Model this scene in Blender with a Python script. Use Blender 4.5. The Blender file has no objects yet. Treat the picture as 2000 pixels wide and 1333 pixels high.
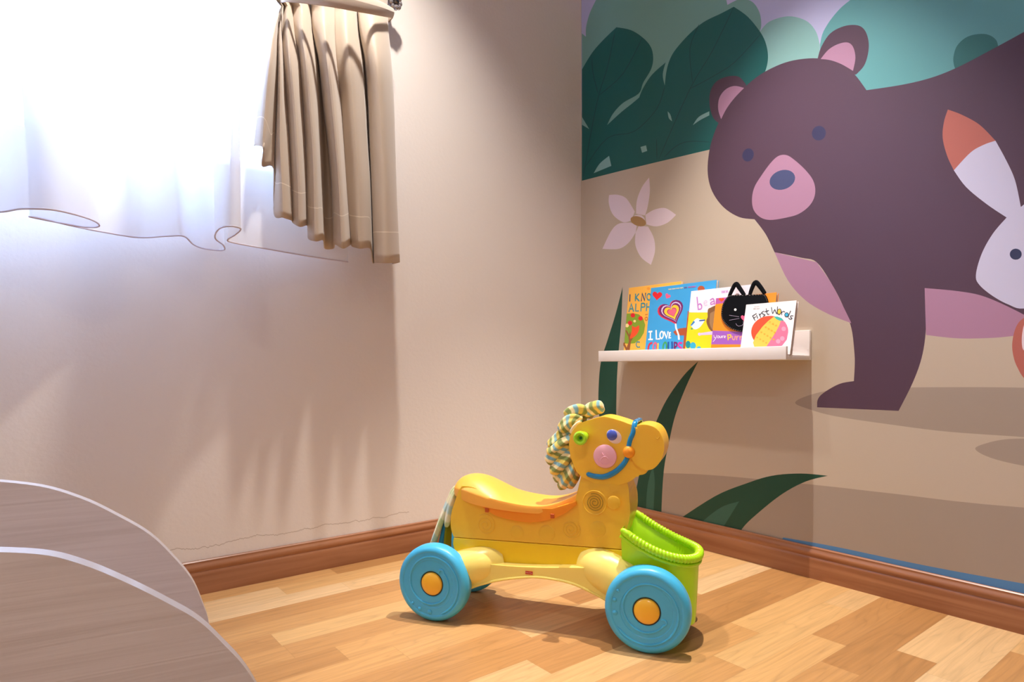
import bpy, bmesh, math, random
from mathutils import Vector, Matrix
from mathutils.geometry import delaunay_2d_cdt
random.seed(7)
S = bpy.context.scene
C = S.collection
PI = math.pi

# ------------------------------------------------------------ camera
cam_data = bpy.data.cameras.new('camera')
cam_data.sensor_width = 36.0
cam_data.lens = 36.0 * 1227 / 2000
cam_data.shift_y = 0.0253
cam_data.clip_start = 0.02
cam = bpy.data.objects.new('camera', cam_data)
C.objects.link(cam)
cam.location = (-1.782, -1.817, 0.6)
cam.rotation_euler = (PI / 2, 0, -math.atan2(0.618, 0.786))
S.camera = cam

# ------------------------------------------------------------ view, sky, lamps
S.view_settings.view_transform = 'Standard'
S.view_settings.look = 'None'
S.view_settings.gamma = 1.0
S.view_settings.exposure = 0.1
S.view_settings.use_curve_mapping = False
S.cycles.max_bounces = 10
S.cycles.diffuse_bounces = 6
S.cycles.transparent_max_bounces = 12

world = bpy.data.worlds.new('sky')
S.world = world
world.use_nodes = True
bg = world.node_tree.nodes['Background']
bg.inputs[0].default_value = (0.42, 0.61, 1.0, 1)
bg.inputs[1].default_value = 20.0


def spot(name, loc, energy, color, size_deg, blend, radius, rot=(0, 0, 0)):
    d = bpy.data.lights.new(name, 'SPOT')
    d.energy = energy
    d.color = color
    d.spot_size = math.radians(size_deg)
    d.spot_blend = blend
    d.shadow_soft_size = radius
    o = bpy.data.objects.new(name, d)
    C.objects.link(o)
    o.location = loc
    o.rotation_euler = rot
    return o


WARM = (1.0, 0.92, 0.85)
spot('downlight_near_mural', (-0.50, -0.93, 2.46), 232, WARM, 60, 0.7, 0.012, (0.0, -0.05, 0))
spot('downlight_near_window', (-1.10, -0.55, 2.46), 118, WARM, 90, 1.0, 0.035, (math.radians(13), 0, 0))
spot('fill_spot_behind_camera', (-2.45, -2.45, 2.46), 60, WARM, 150, 0.8, 0.08)  # added fill lamp behind the camera, brightens the foreground panels

portal = bpy.data.lights.new('window_portal', 'AREA')
portal.shape = 'RECTANGLE'
portal.size = 1.58
portal.size_y = 1.10
portal.cycles.is_portal = True
portal_o = bpy.data.objects.new('window_portal', portal)
C.objects.link(portal_o)
portal_o.location = (-1.96, 0.13, 1.70)
portal_o.rotation_euler = (-PI / 2, 0, 0)

# ------------------------------------------------------------ outlines taken down from the place, in metres
MURAL = [
 ('bg','sand',0,[(-0.0,0,1),(0,2.5,1),(-3.3,2.5,1),(-3.3,0,1)]),
 ('bg','sky',1,[(-0.0052,1.3488,1),(-0.224,1.337,0),(-0.4483,1.3227,0),(-0.5999,1.3124,0),(-0.8374,1.269,1),(-3.3,1.25,1),(-3.3,2.5,1),(0,2.5,1)]),
 ('bg','hill1',1,[(-0.0052,1.3488,1),(-0.0052,1.9416,1),(-0.0279,1.9188,1),(-0.0292,1.9582,0),(-0.0491,2.0028,0),(-0.0833,2.04,0),(-0.1214,2.0743,0),(-0.2018,2.1201,0),(-0.3608,2.0957,0),(-0.5038,1.9906,0),(-0.6083,1.8716,0),(-0.6576,1.7905,1),(-0.664,1.7576,1),(-0.6894,1.7581,0),(-0.7128,1.7543,0),(-0.7508,1.7279,0),(-0.7745,1.6851,0),(-0.7804,1.6451,0),(-0.7745,1.6204,0),(-0.7657,1.5899,1),(-0.7657,1.2755,1),(-0.5999,1.3124,1),(-0.4483,1.3227,0),(-0.224,1.337,0)]),
 ('bg','hill2',1,[(-0.7657,1.2755,1),(-0.7508,1.5271,1),(-0.7745,1.6238,1),(-0.8057,1.6423,0),(-0.865,1.6331,0),(-0.9182,1.5975,0),(-0.9471,1.5546,0),(-0.9585,1.5121,1),(-0.9585,1.235,1)]),
 ('bg','hill3',1,[(-0.9585,1.235,1),(-0.9591,1.5118,1),(-0.9691,1.5454,0),(-0.9998,1.5788,0),(-1.0413,1.5999,0),(-1.1414,1.6234,0),(-1.2891,1.6259,0),(-1.9,1.75,1),(-3.3,1.9,1),(-3.3,1.25,1)]),
 ('bg','bush',1,[(-1.2891,1.3087,1),(-1.2822,1.3328,0),(-1.2818,1.3546,0),(-1.29,1.3772,0),(-1.3117,1.3891,0),(-1.3425,1.3821,0),(-1.363,1.3632,0),(-1.3698,1.3383,0),(-1.3681,1.2797,1)]),
 ('bg','dusk',1,[(-0.887,0.4945,0),(-0.9107,0.512,0),(-0.9756,0.532,0),(-1.0737,0.5426,0),(-1.1898,0.5479,0),(-1.3281,0.5521,0),(-1.4173,0.5531,0),(-1.4826,0.5523,1),(-1.4826,0.4375,1),(-1.4173,0.4416,0),(-1.2704,0.4419,0),(-1.1435,0.45,0),(-0.999,0.4633,0),(-0.919,0.4812,0)]),
 ('bg','dusk',1,[(-1.3253,0.4059,0),(-1.3503,0.4225,0),(-1.3826,0.4334,0),(-1.4173,0.4384,0),(-1.473,0.4434,0),(-1.5286,0.4286,0),(-1.5286,0.3925,0),(-1.473,0.3764,0),(-1.4173,0.3769,0),(-1.3557,0.3879,0)]),
 ('bg','dusk',1,[(0.0139,0.1341,1),(-0.2565,0.1963,0),(-0.4129,0.2266,0),(-0.6399,0.2485,0),(-0.9436,0.2641,0),(-1.1435,0.2714,0),(-1.4173,0.2828,0),(-2.0,0.34,1),(-3.3,0.36,1),(-3.3,0,1),(0,0,1)]),
 ('bg','river',1,[(-0.8506,0.0945,1),(-0.999,0.1009,0),(-1.2089,0.1031,0),(-1.4173,0.1111,0),(-1.9,0.135,1),(-3.3,0.19,1),(-3.3,0,1),(-0.8,0,1)]),
 ('leaf_cluster','leaf',1,[(-0.0052,1.7965,1),(-0.0614,1.8407,0),(-0.1214,1.8672,0),(-0.1906,1.8878,1),(-0.2621,1.8467,0),(-0.32,1.794,0),(-0.3557,1.7458,0),(-0.3658,1.702,0),(-0.3557,1.666,0),(-0.32,1.6308,0),(-0.2992,1.5992,0),(-0.224,1.5899,0),(-0.1736,1.5658,0),(-0.1425,1.5311,1),(-0.213,1.5575,0),(-0.2675,1.573,0),(-0.3013,1.5838,1),(-0.32,1.6122,0),(-0.3608,1.6458,0),(-0.4207,1.6667,1),(-0.4081,1.6285,0),(-0.4169,1.587,1),(-0.4226,1.6271,0),(-0.4341,1.6616,0),(-0.4577,1.6911,0),(-0.5128,1.7221,0),(-0.5744,1.7408,0),(-0.6414,1.7406,0),(-0.6871,1.7415,1),(-0.7357,1.6884,0),(-0.7804,1.6179,0),(-0.7985,1.5699,0),(-0.8021,1.528,0),(-0.7913,1.4916,0),(-0.7657,1.4395,1),(-0.6894,1.3,1),(-0.5999,1.3124,0),(-0.4483,1.3227,0),(-0.224,1.337,0),(-0.0052,1.3488,1)]),
 ('leaf_cluster','hill2',1,[(-0.3076,1.4016,1),(-0.3334,1.4002,1),(-0.3385,1.3787,1),(-0.3149,1.3786,1)]),
 ('leaf_cluster','hill2',1,[(-0.0711,1.3633,1),(-0.1037,1.3927,0),(-0.1529,1.4101,1),(-0.1645,1.3687,1)]),
 ('leaf_cluster','hill2',1,[(-0.4293,1.4925,1),(-0.4408,1.4772,0),(-0.4483,1.4517,1),(-0.4341,1.4677,0)]),
 ('leaf_cluster','hill2',1,[(-0.5334,1.4128,1),(-0.5571,1.4331,0),(-0.5974,1.4387,1),(-0.5974,1.4255,1),(-0.5614,1.4206,0)]),
 ('leaf_cluster','hill2',1,[(-0.0052,1.6058,1),(-0.0466,1.5442,1),(-0.0052,1.5745,1)]),
 ('leaf_cluster','vein',0,[(-0.1842,1.8797,1),(-0.1764,1.8572,1),(-0.1663,1.8241,1),(-0.1547,1.7878,1),(-0.1433,1.7557,1),(-0.1319,1.7308,1),(-0.1199,1.7087,1),(-0.1077,1.6863,1),(-0.0961,1.6603,1),(-0.085,1.6298,1),(-0.0744,1.5964,1),(-0.0639,1.5611,1),(-0.0535,1.5248,1),(-0.0422,1.4833,1),(-0.0303,1.4377,1),(-0.0198,1.3961,1),(-0.0132,1.3667,1),(-0.015,1.3661,1),(-0.0232,1.3948,1),(-0.0338,1.4364,1),(-0.0456,1.4819,1),(-0.0569,1.5233,1),(-0.0673,1.5597,1),(-0.0777,1.5949,1),(-0.0883,1.6282,1),(-0.0993,1.6586,1),(-0.1109,1.6845,1),(-0.123,1.7068,1),(-0.135,1.7289,1),(-0.1464,1.7539,1),(-0.1579,1.786,1),(-0.1695,1.8223,1),(-0.1795,1.8555,1),(-0.1857,1.8788,1)]),
 ('leaf_cluster','vein',0,[(-0.3142,1.795,1),(-0.2982,1.7776,1),(-0.276,1.7512,1),(-0.2499,1.7234,1),(-0.2228,1.7012,1),(-0.1918,1.6865,1),(-0.1562,1.6756,1),(-0.1227,1.6676,1),(-0.0995,1.6611,1),(-0.1006,1.6598,1),(-0.1248,1.665,1),(-0.1582,1.6731,1),(-0.1941,1.6841,1),(-0.2253,1.6989,1),(-0.2525,1.7212,1),(-0.2787,1.7492,1),(-0.3008,1.7755,1),(-0.3155,1.794,1)]),
 ('leaf_cluster','vein',0,[(-0.0605,1.8217,1),(-0.0602,1.8111,1),(-0.0609,1.7956,1),(-0.0625,1.7773,1),(-0.0658,1.7579,1),(-0.0719,1.7353,1),(-0.0802,1.7094,1),(-0.0882,1.6856,1),(-0.0945,1.6691,1),(-0.0961,1.6689,1),(-0.0914,1.6851,1),(-0.0834,1.7089,1),(-0.0752,1.7346,1),(-0.0691,1.7571,1),(-0.066,1.7763,1),(-0.0644,1.7944,1),(-0.0636,1.8099,1),(-0.0622,1.8211,1)]),
 ('leaf_cluster','vein',0,[(-0.685,1.7384,1),(-0.671,1.7198,1),(-0.6515,1.6919,1),(-0.6291,1.6609,1),(-0.6073,1.6325,1),(-0.5873,1.6105,1),(-0.5671,1.5912,1),(-0.5454,1.5691,1),(-0.5207,1.5389,1),(-0.4885,1.4923,1),(-0.4507,1.4335,1),(-0.4147,1.3765,1),(-0.3899,1.3358,1),(-0.3912,1.3351,1),(-0.4172,1.3749,1),(-0.4531,1.4319,1),(-0.4909,1.4906,1),(-0.5229,1.5372,1),(-0.5476,1.5673,1),(-0.5692,1.5893,1),(-0.5893,1.6087,1),(-0.6093,1.6307,1),(-0.6312,1.6591,1),(-0.6536,1.6902,1),(-0.6731,1.718,1),(-0.686,1.7376,1)]),
 ('leaf_cluster','vein',0,[(-0.7785,1.6176,1),(-0.7622,1.608,1),(-0.7389,1.5931,1),(-0.7128,1.5774,1),(-0.6887,1.5653,1),(-0.6679,1.5584,1),(-0.6479,1.5543,1),(-0.628,1.5517,1),(-0.6077,1.549,1),(-0.585,1.5461,1),(-0.5606,1.5435,1),(-0.5386,1.5415,1),(-0.5233,1.5395,1),(-0.5239,1.5383,1),(-0.5397,1.5392,1),(-0.5618,1.5413,1),(-0.5861,1.5438,1),(-0.6089,1.5468,1),(-0.6292,1.5495,1),(-0.6491,1.5522,1),(-0.6692,1.5563,1),(-0.6902,1.5633,1),(-0.7143,1.5754,1),(-0.7405,1.5912,1),(-0.7638,1.6061,1),(-0.7793,1.6167,1)]),
 ('leaf_cluster','vein',0,[(-0.5565,1.7413,1),(-0.5486,1.7309,1),(-0.5377,1.7154,1),(-0.5271,1.6961,1),(-0.5205,1.6739,1),(-0.5202,1.6451,1),(-0.5237,1.6109,1),(-0.5282,1.579,1),(-0.5318,1.5569,1),(-0.5331,1.5566,1),(-0.5307,1.5784,1),(-0.5261,1.6102,1),(-0.5227,1.6443,1),(-0.523,1.6727,1),(-0.5295,1.6946,1),(-0.54,1.7137,1),(-0.5508,1.7291,1),(-0.5576,1.7404,1)]),
 ('leaf_cluster','vein',0,[(-0.4162,1.5827,1),(-0.4105,1.5708,1),(-0.4037,1.553,1),(-0.3938,1.5337,1),(-0.3795,1.5169,1),(-0.3596,1.5022,1),(-0.3346,1.4879,1),(-0.3065,1.4759,1),(-0.2774,1.4683,1),(-0.2466,1.4692,1),(-0.2128,1.4766,1),(-0.1778,1.4834,1),(-0.1439,1.482,1),(-0.1098,1.4669,1),(-0.0752,1.4428,1),(-0.0445,1.4179,1),(-0.0234,1.4001,1),(-0.0249,1.3991,1),(-0.0474,1.4158,1),(-0.078,1.4407,1),(-0.1124,1.4646,1),(-0.1458,1.4795,1),(-0.1787,1.4808,1),(-0.2131,1.4741,1),(-0.2473,1.4667,1),(-0.2788,1.4659,1),(-0.3084,1.4736,1),(-0.3367,1.4857,1),(-0.3617,1.5001,1),(-0.3819,1.515,1),(-0.3963,1.532,1),(-0.4063,1.5514,1),(-0.4132,1.5693,1),(-0.4175,1.582,1)]),
 ('leaf_cluster','vein',0,[(-0.5999,1.3377,1),(-0.5857,1.343,1),(-0.5647,1.3502,1),(-0.5417,1.3574,1),(-0.5217,1.3625,1),(-0.506,1.3649,1),(-0.4923,1.3657,1),(-0.4794,1.3649,1),(-0.4664,1.3627,1),(-0.4518,1.3577,1),(-0.4368,1.3504,1),(-0.4234,1.343,1),(-0.4144,1.3374,1),(-0.4154,1.3364,1),(-0.4253,1.341,1),(-0.4386,1.3483,1),(-0.4535,1.3556,1),(-0.4678,1.3605,1),(-0.4805,1.3627,1),(-0.4931,1.3634,1),(-0.5066,1.3627,1),(-0.5219,1.3604,1),(-0.5417,1.3554,1),(-0.5646,1.3481,1),(-0.5855,1.341,1),(-0.5999,1.3367,1)]),
 ('leaf_cluster','vein',0,[(-0.38,1.4094,1),(-0.3797,1.395,1),(-0.3803,1.3737,1),(-0.3809,1.3524,1),(-0.382,1.3377,1),(-0.3834,1.3373,1),(-0.3837,1.3517,1),(-0.3831,1.373,1),(-0.3825,1.3943,1),(-0.3814,1.409,1)]),
 ('flower','petal',1,[(-0.2866,1.1623,1),(-0.2908,1.2105,0),(-0.3149,1.254,0),(-0.3477,1.281,1),(-0.3507,1.23,0),(-0.3405,1.176,0),(-0.3283,1.1479,1)]),
 ('flower','petal',1,[(-0.3303,1.1499,1),(-0.3708,1.1605,0),(-0.4197,1.1563,0),(-0.4652,1.1242,1),(-0.4293,1.1039,0),(-0.3807,1.0992,0),(-0.3354,1.1144,1)]),
 ('flower','petal',1,[(-0.2845,1.0932,1),(-0.2834,1.0484,0),(-0.3097,0.9999,0),(-0.3557,0.9656,1),(-0.3737,1.0109,0),(-0.3688,1.0592,0),(-0.3426,1.1051,1),(-0.2992,1.1152,1)]),
 ('flower','petal',1,[(-0.2589,1.1347,1),(-0.2018,1.1408,0),(-0.1622,1.1181,0),(-0.1179,1.0582,1),(-0.2018,1.0458,0),(-0.2513,1.0616,0),(-0.2845,1.0932,1),(-0.2908,1.1207,1)]),
 ('flower','petal',1,[(-0.1529,1.2597,1),(-0.1962,1.2513,0),(-0.2405,1.2276,0),(-0.2803,1.1717,1),(-0.2653,1.1417,1),(-0.224,1.1426,0),(-0.1736,1.1798,0),(-0.1518,1.2266,0)]),
 ('flower','petal',0,[(-0.3283,1.1302,0),(-0.3241,1.1205,0),(-0.3128,1.1148,0),(-0.2971,1.1147,0),(-0.2813,1.1204,0),(-0.2696,1.1303,0),(-0.2653,1.1417,0),(-0.2696,1.1516,0),(-0.2813,1.1572,0),(-0.2971,1.1571,0),(-0.3128,1.1513,0),(-0.3241,1.1414,0)]),
 ('flower','pollen',0,[(-0.3322,1.1163,0),(-0.3291,1.1131,0),(-0.3239,1.1112,0),(-0.3168,1.1107,0),(-0.3083,1.1117,0),(-0.299,1.1142,0),(-0.2896,1.1179,0),(-0.2806,1.1227,0),(-0.2727,1.1281,0),(-0.2664,1.1339,0),(-0.2622,1.1397,0),(-0.2605,1.1449,0),(-0.2612,1.1493,0),(-0.2645,1.1526,0),(-0.2699,1.1545,0),(-0.2772,1.1548,0),(-0.2859,1.1537,0),(-0.2952,1.1511,0),(-0.3047,1.1473,0),(-0.3135,1.1425,0),(-0.3212,1.1371,0),(-0.3272,1.1314,0),(-0.3312,1.1258,0),(-0.3329,1.1207,0)]),
 ('bear','bear',1,[(-0.7583,1.0547,1),(-0.7051,1.0716,0),(-0.6495,1.1142,0),(-0.6083,1.1734,0),(-0.5914,1.2356,0),(-0.5957,1.3004,0),(-0.6125,1.354,0),(-0.6414,1.4031,0),(-0.6894,1.4515,0),(-0.7433,1.4817,0),(-0.7949,1.497,0),(-0.8582,1.4999,0),(-0.9182,1.4879,0),(-0.9691,1.467,0),(-1.0178,1.4329,0),(-1.0529,1.3925,0),(-1.083,1.3398,1),(-1.1675,1.3242,0),(-1.2326,1.3184,0),(-1.2891,1.3232,0),(-1.3554,1.3389,0),(-1.4172,1.3555,0),(-1.4562,1.3676,0),(-1.7,1.28,1),(-2.1,1.3,1),(-2.3,1.1,1),(-2.3,0.85,1),(-2.2,0.6,1),(-1.9,0.55,1),(-1.4676,0.6724,1),(-1.4172,0.7176,0),(-1.3468,0.7634,0),(-1.2937,0.782,0),(-1.2199,0.7973,1),(-1.2219,0.7381,0),(-1.2219,0.6825,0),(-1.213,0.6214,0),(-1.1931,0.5595,0),(-1.1608,0.4867,1),(-0.9509,0.4852,1),(-0.9528,0.5074,0),(-0.9691,0.5269,0),(-1.0118,0.5528,0),(-1.0506,0.5615,1),(-1.0529,0.605,0),(-1.0518,0.6412,0),(-1.0442,0.705,0),(-1.0237,0.7641,0),(-0.9925,0.8297,0),(-0.9497,0.8973,0),(-0.9051,0.9161,0),(-0.8234,0.9439,1),(-0.7949,1.0027,0)]),
 ('bear','bearpink',1,[(-0.8234,0.9439,1),(-0.9497,0.8973,1),(-0.9925,0.8297,0),(-1.0237,0.7641,0),(-1.0442,0.7189,1),(-0.9815,0.7485,0),(-0.9182,0.7912,0),(-0.865,0.8546,0)]),
 ('bear','bearpink',1,[(-1.2199,0.7973,1),(-1.2937,0.782,0),(-1.3468,0.7634,0),(-1.4172,0.7176,0),(-1.4676,0.6724,1),(-1.4562,0.6655,0),(-1.4172,0.6714,0),(-1.3596,0.6675,0),(-1.2891,0.669,0),(-1.2229,0.6797,1)]),
 ('bear','bear',1,[(-0.6414,1.3815,1),(-0.6125,1.4121,0),(-0.5982,1.4603,0),(-0.6016,1.503,0),(-0.6249,1.5274,0),(-0.6656,1.5285,0),(-0.7051,1.5128,0),(-0.7297,1.4796,1),(-0.7205,1.448,1)]),
 ('bear','bearpink',1,[(-0.6414,1.3995,1),(-0.6307,1.4352,0),(-0.6348,1.4699,0),(-0.6576,1.4894,0),(-0.6894,1.4896,0),(-0.7228,1.4716,1),(-0.6894,1.4515,0),(-0.6616,1.4274,0)]),
 ('bear','bear',1,[(-0.9522,1.4742,1),(-0.9629,1.504,0),(-0.9876,1.5314,0),(-1.0237,1.5359,0),(-1.0587,1.524,0),(-1.0785,1.5023,0),(-1.0881,1.4687,0),(-1.0869,1.4364,0),(-1.0768,1.4076,0),(-1.0564,1.3912,1),(-1.0178,1.4084,1)]),
 ('bear','bearpink',1,[(-0.961,1.4702,1),(-0.9815,1.4872,0),(-1.0058,1.493,0),(-1.0325,1.4882,0),(-1.0483,1.4698,0),(-1.0546,1.4371,0),(-1.0483,1.4044,1),(-1.0178,1.4342,0),(-0.9876,1.4568,0)]),
 ('bear','bearpink',1,[(-0.8582,1.2263,0),(-0.8819,1.2077,0),(-0.9182,1.1662,0),(-0.9408,1.1289,0),(-0.9452,1.093,0),(-0.9312,1.0642,0),(-0.8985,1.0449,0),(-0.8582,1.0409,0),(-0.8092,1.0433,0),(-0.7767,1.0581,0),(-0.7545,1.0863,0),(-0.75,1.1216,0),(-0.7583,1.1541,0),(-0.7804,1.1831,0),(-0.8092,1.2131,0),(-0.834,1.2288,0)]),
 ('bear','beareye',0,[(-0.7541,1.2481,0),(-0.7516,1.2439,0),(-0.748,1.2408,0),(-0.7436,1.2388,0),(-0.7387,1.2382,0),(-0.7336,1.239,0),(-0.7287,1.2411,0),(-0.7243,1.2445,0),(-0.7208,1.2488,0),(-0.7183,1.2538,0),(-0.717,1.2591,0),(-0.7171,1.2644,0),(-0.7186,1.2693,0),(-0.7212,1.2735,0),(-0.7249,1.2766,0),(-0.7294,1.2785,0),(-0.7343,1.2791,0),(-0.7394,1.2782,0),(-0.7442,1.276,0),(-0.7485,1.2726,0),(-0.752,1.2683,0),(-0.7544,1.2634,0),(-0.7556,1.2581,0),(-0.7555,1.2529,0)]),
 ('bear','beareye',0,[(-0.9741,1.2502,0),(-0.9717,1.2461,0),(-0.9682,1.2431,0),(-0.9639,1.2414,0),(-0.959,1.241,0),(-0.9538,1.2421,0),(-0.9488,1.2446,0),(-0.9443,1.2483,0),(-0.9405,1.253,0),(-0.9378,1.2583,0),(-0.9364,1.2639,0),(-0.9362,1.2693,0),(-0.9375,1.2743,0),(-0.94,1.2784,0),(-0.9436,1.2814,0),(-0.948,1.2831,0),(-0.9529,1.2833,0),(-0.9581,1.2821,0),(-0.963,1.2796,0),(-0.9675,1.2758,0),(-0.9712,1.2712,0),(-0.9738,1.266,0),(-0.9752,1.2605,0),(-0.9753,1.2551,0)]),
 ('bear','bearnose',0,[(-0.8855,1.1594,0),(-0.8868,1.1533,0),(-0.8863,1.1474,0),(-0.8842,1.1417,0),(-0.8806,1.1367,0),(-0.8755,1.1324,0),(-0.8692,1.129,0),(-0.8619,1.1268,0),(-0.8539,1.1258,0),(-0.8457,1.1261,0),(-0.8375,1.1276,0),(-0.8296,1.1304,0),(-0.8226,1.1342,0),(-0.8166,1.1391,0),(-0.812,1.1446,0),(-0.8089,1.1506,0),(-0.8076,1.1569,0),(-0.8081,1.1631,0),(-0.8103,1.1689,0),(-0.8142,1.174,0),(-0.8196,1.1783,0),(-0.8262,1.1816,0),(-0.8337,1.1837,0),(-0.8417,1.1845,0),(-0.85,1.184,0),(-0.8582,1.1823,0),(-0.8658,1.1794,0),(-0.8726,1.1755,0),(-0.8783,1.1707,0),(-0.8827,1.1652,0)]),
 ('rabbit','rabbit',1,[(-1.2822,1.0766,1),(-1.3162,1.1106,0),(-1.3425,1.1218,0),(-1.3647,1.1249,1),(-1.3848,1.0743,0),(-1.4011,1.0245,0),(-1.4116,0.9616,1),(-1.433,0.9822,0),(-1.4751,1.0412,1),(-1.5117,0.9559,0),(-1.5045,0.8619,0),(-1.4751,0.7449,0),(-1.4172,0.7316,0),(-1.3889,0.7429,0),(-1.3596,0.7649,0),(-1.3338,0.7934,0),(-1.3268,0.8179,0),(-1.3382,0.8663,0),(-1.3596,0.9099,0),(-1.3856,0.9428,1),(-1.3468,0.9824,0),(-1.3072,1.0305,0)]),
 ('rabbit','fox',1,[(-1.2697,1.2279,1),(-1.2982,1.2064,0),(-1.3338,1.1715,0),(-1.3647,1.1249,1),(-1.3425,1.1218,0),(-1.3162,1.1106,0),(-1.2822,1.0766,1),(-1.2683,1.1153,0),(-1.2589,1.1615,0),(-1.2613,1.199,0)]),
 ('rabbit','eye',0,[(-1.4132,0.8547,0),(-1.4127,0.8509,0),(-1.4112,0.8476,0),(-1.4088,0.8451,0),(-1.4057,0.8437,0),(-1.4024,0.8436,0),(-1.399,0.8446,0),(-1.3959,0.8468,0),(-1.3935,0.85,0),(-1.3919,0.8538,0),(-1.3914,0.8578,0),(-1.3919,0.8616,0),(-1.3935,0.8649,0),(-1.3959,0.8674,0),(-1.399,0.8687,0),(-1.4024,0.8689,0),(-1.4057,0.8677,0),(-1.4088,0.8655,0),(-1.4112,0.8624,0),(-1.4127,0.8586,0)]),
 ('rabbit','fox',1,[(-1.4173,0.7106,0),(-1.4033,0.6919,0),(-1.3962,0.6579,0),(-1.3974,0.6285,0),(-1.4052,0.5991,0),(-1.4226,0.5701,0),(-1.4638,0.5613,0),(-1.4783,0.6131,0),(-1.4711,0.6837,0),(-1.4416,0.7186,0)]),
 ('rabbit','petal',1,[(-1.4188,0.6984,0),(-1.4142,0.6768,0),(-1.4134,0.6525,0),(-1.4165,0.6379,0),(-1.4264,0.6376,0),(-1.4264,0.6979,0)]),
 ('grass_blade','grass',1,[(-0.2217,0.9004,1),(-0.186,0.7993,0),(-0.1451,0.7036,0),(-0.1091,0.6164,0),(-0.0969,0.5054,0),(-0.1,0.4168,0),(-0.1197,0.3077,0),(-0.1715,0.1609,0),(-0.2287,0.0947,1),(-0.2905,0.0843,1),(-0.2357,0.1913,0),(-0.2004,0.3153,0),(-0.1903,0.4113,0),(-0.1932,0.5514,0),(-0.2032,0.6695,0),(-0.2146,0.7654,0)]),
 ('grass_blade.001','grass',1,[(-0.5548,0.6188,1),(-0.4968,0.5708,0),(-0.4252,0.4855,0),(-0.3728,0.3923,0),(-0.3303,0.2967,0),(-0.2972,0.1894,0),(-0.2729,0.0812,1),(-0.2702,-0.0032,1),(-0.403,0.024,1),(-0.403,0.1041,0),(-0.4129,0.2356,0),(-0.435,0.3374,0),(-0.4638,0.4381,0),(-0.5084,0.5371,0)]),
 ('grass_blade.001','grass2',1,[(-0.3652,0.2446,1),(-0.3498,0.207,0),(-0.3368,0.1437,0),(-0.3303,0.0091,1),(-0.3652,0.0162,1),(-0.3678,0.0979,0),(-0.3728,0.1899,0)]),
 ('grass_blade.002','grass',1,[(-0.9811,0.2951,1),(-0.9023,0.2909,0),(-0.8149,0.2724,0),(-0.7305,0.237,0),(-0.6189,0.1791,0),(-0.4615,0.0654,1),(-0.4495,0.0039,1),(-0.681,0.0177,1),(-0.7158,0.0924,0),(-0.7781,0.1598,0),(-0.8506,0.2251,0),(-0.919,0.2702,0)]),
 ('grass_blade.002','grass2',1,[(-0.706,0.1771,1),(-0.6399,0.1458,0),(-0.5648,0.0807,0),(-0.5312,0.0311,1),(-0.6294,0.0519,1),(-0.6708,0.1196,0)]),
]
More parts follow.
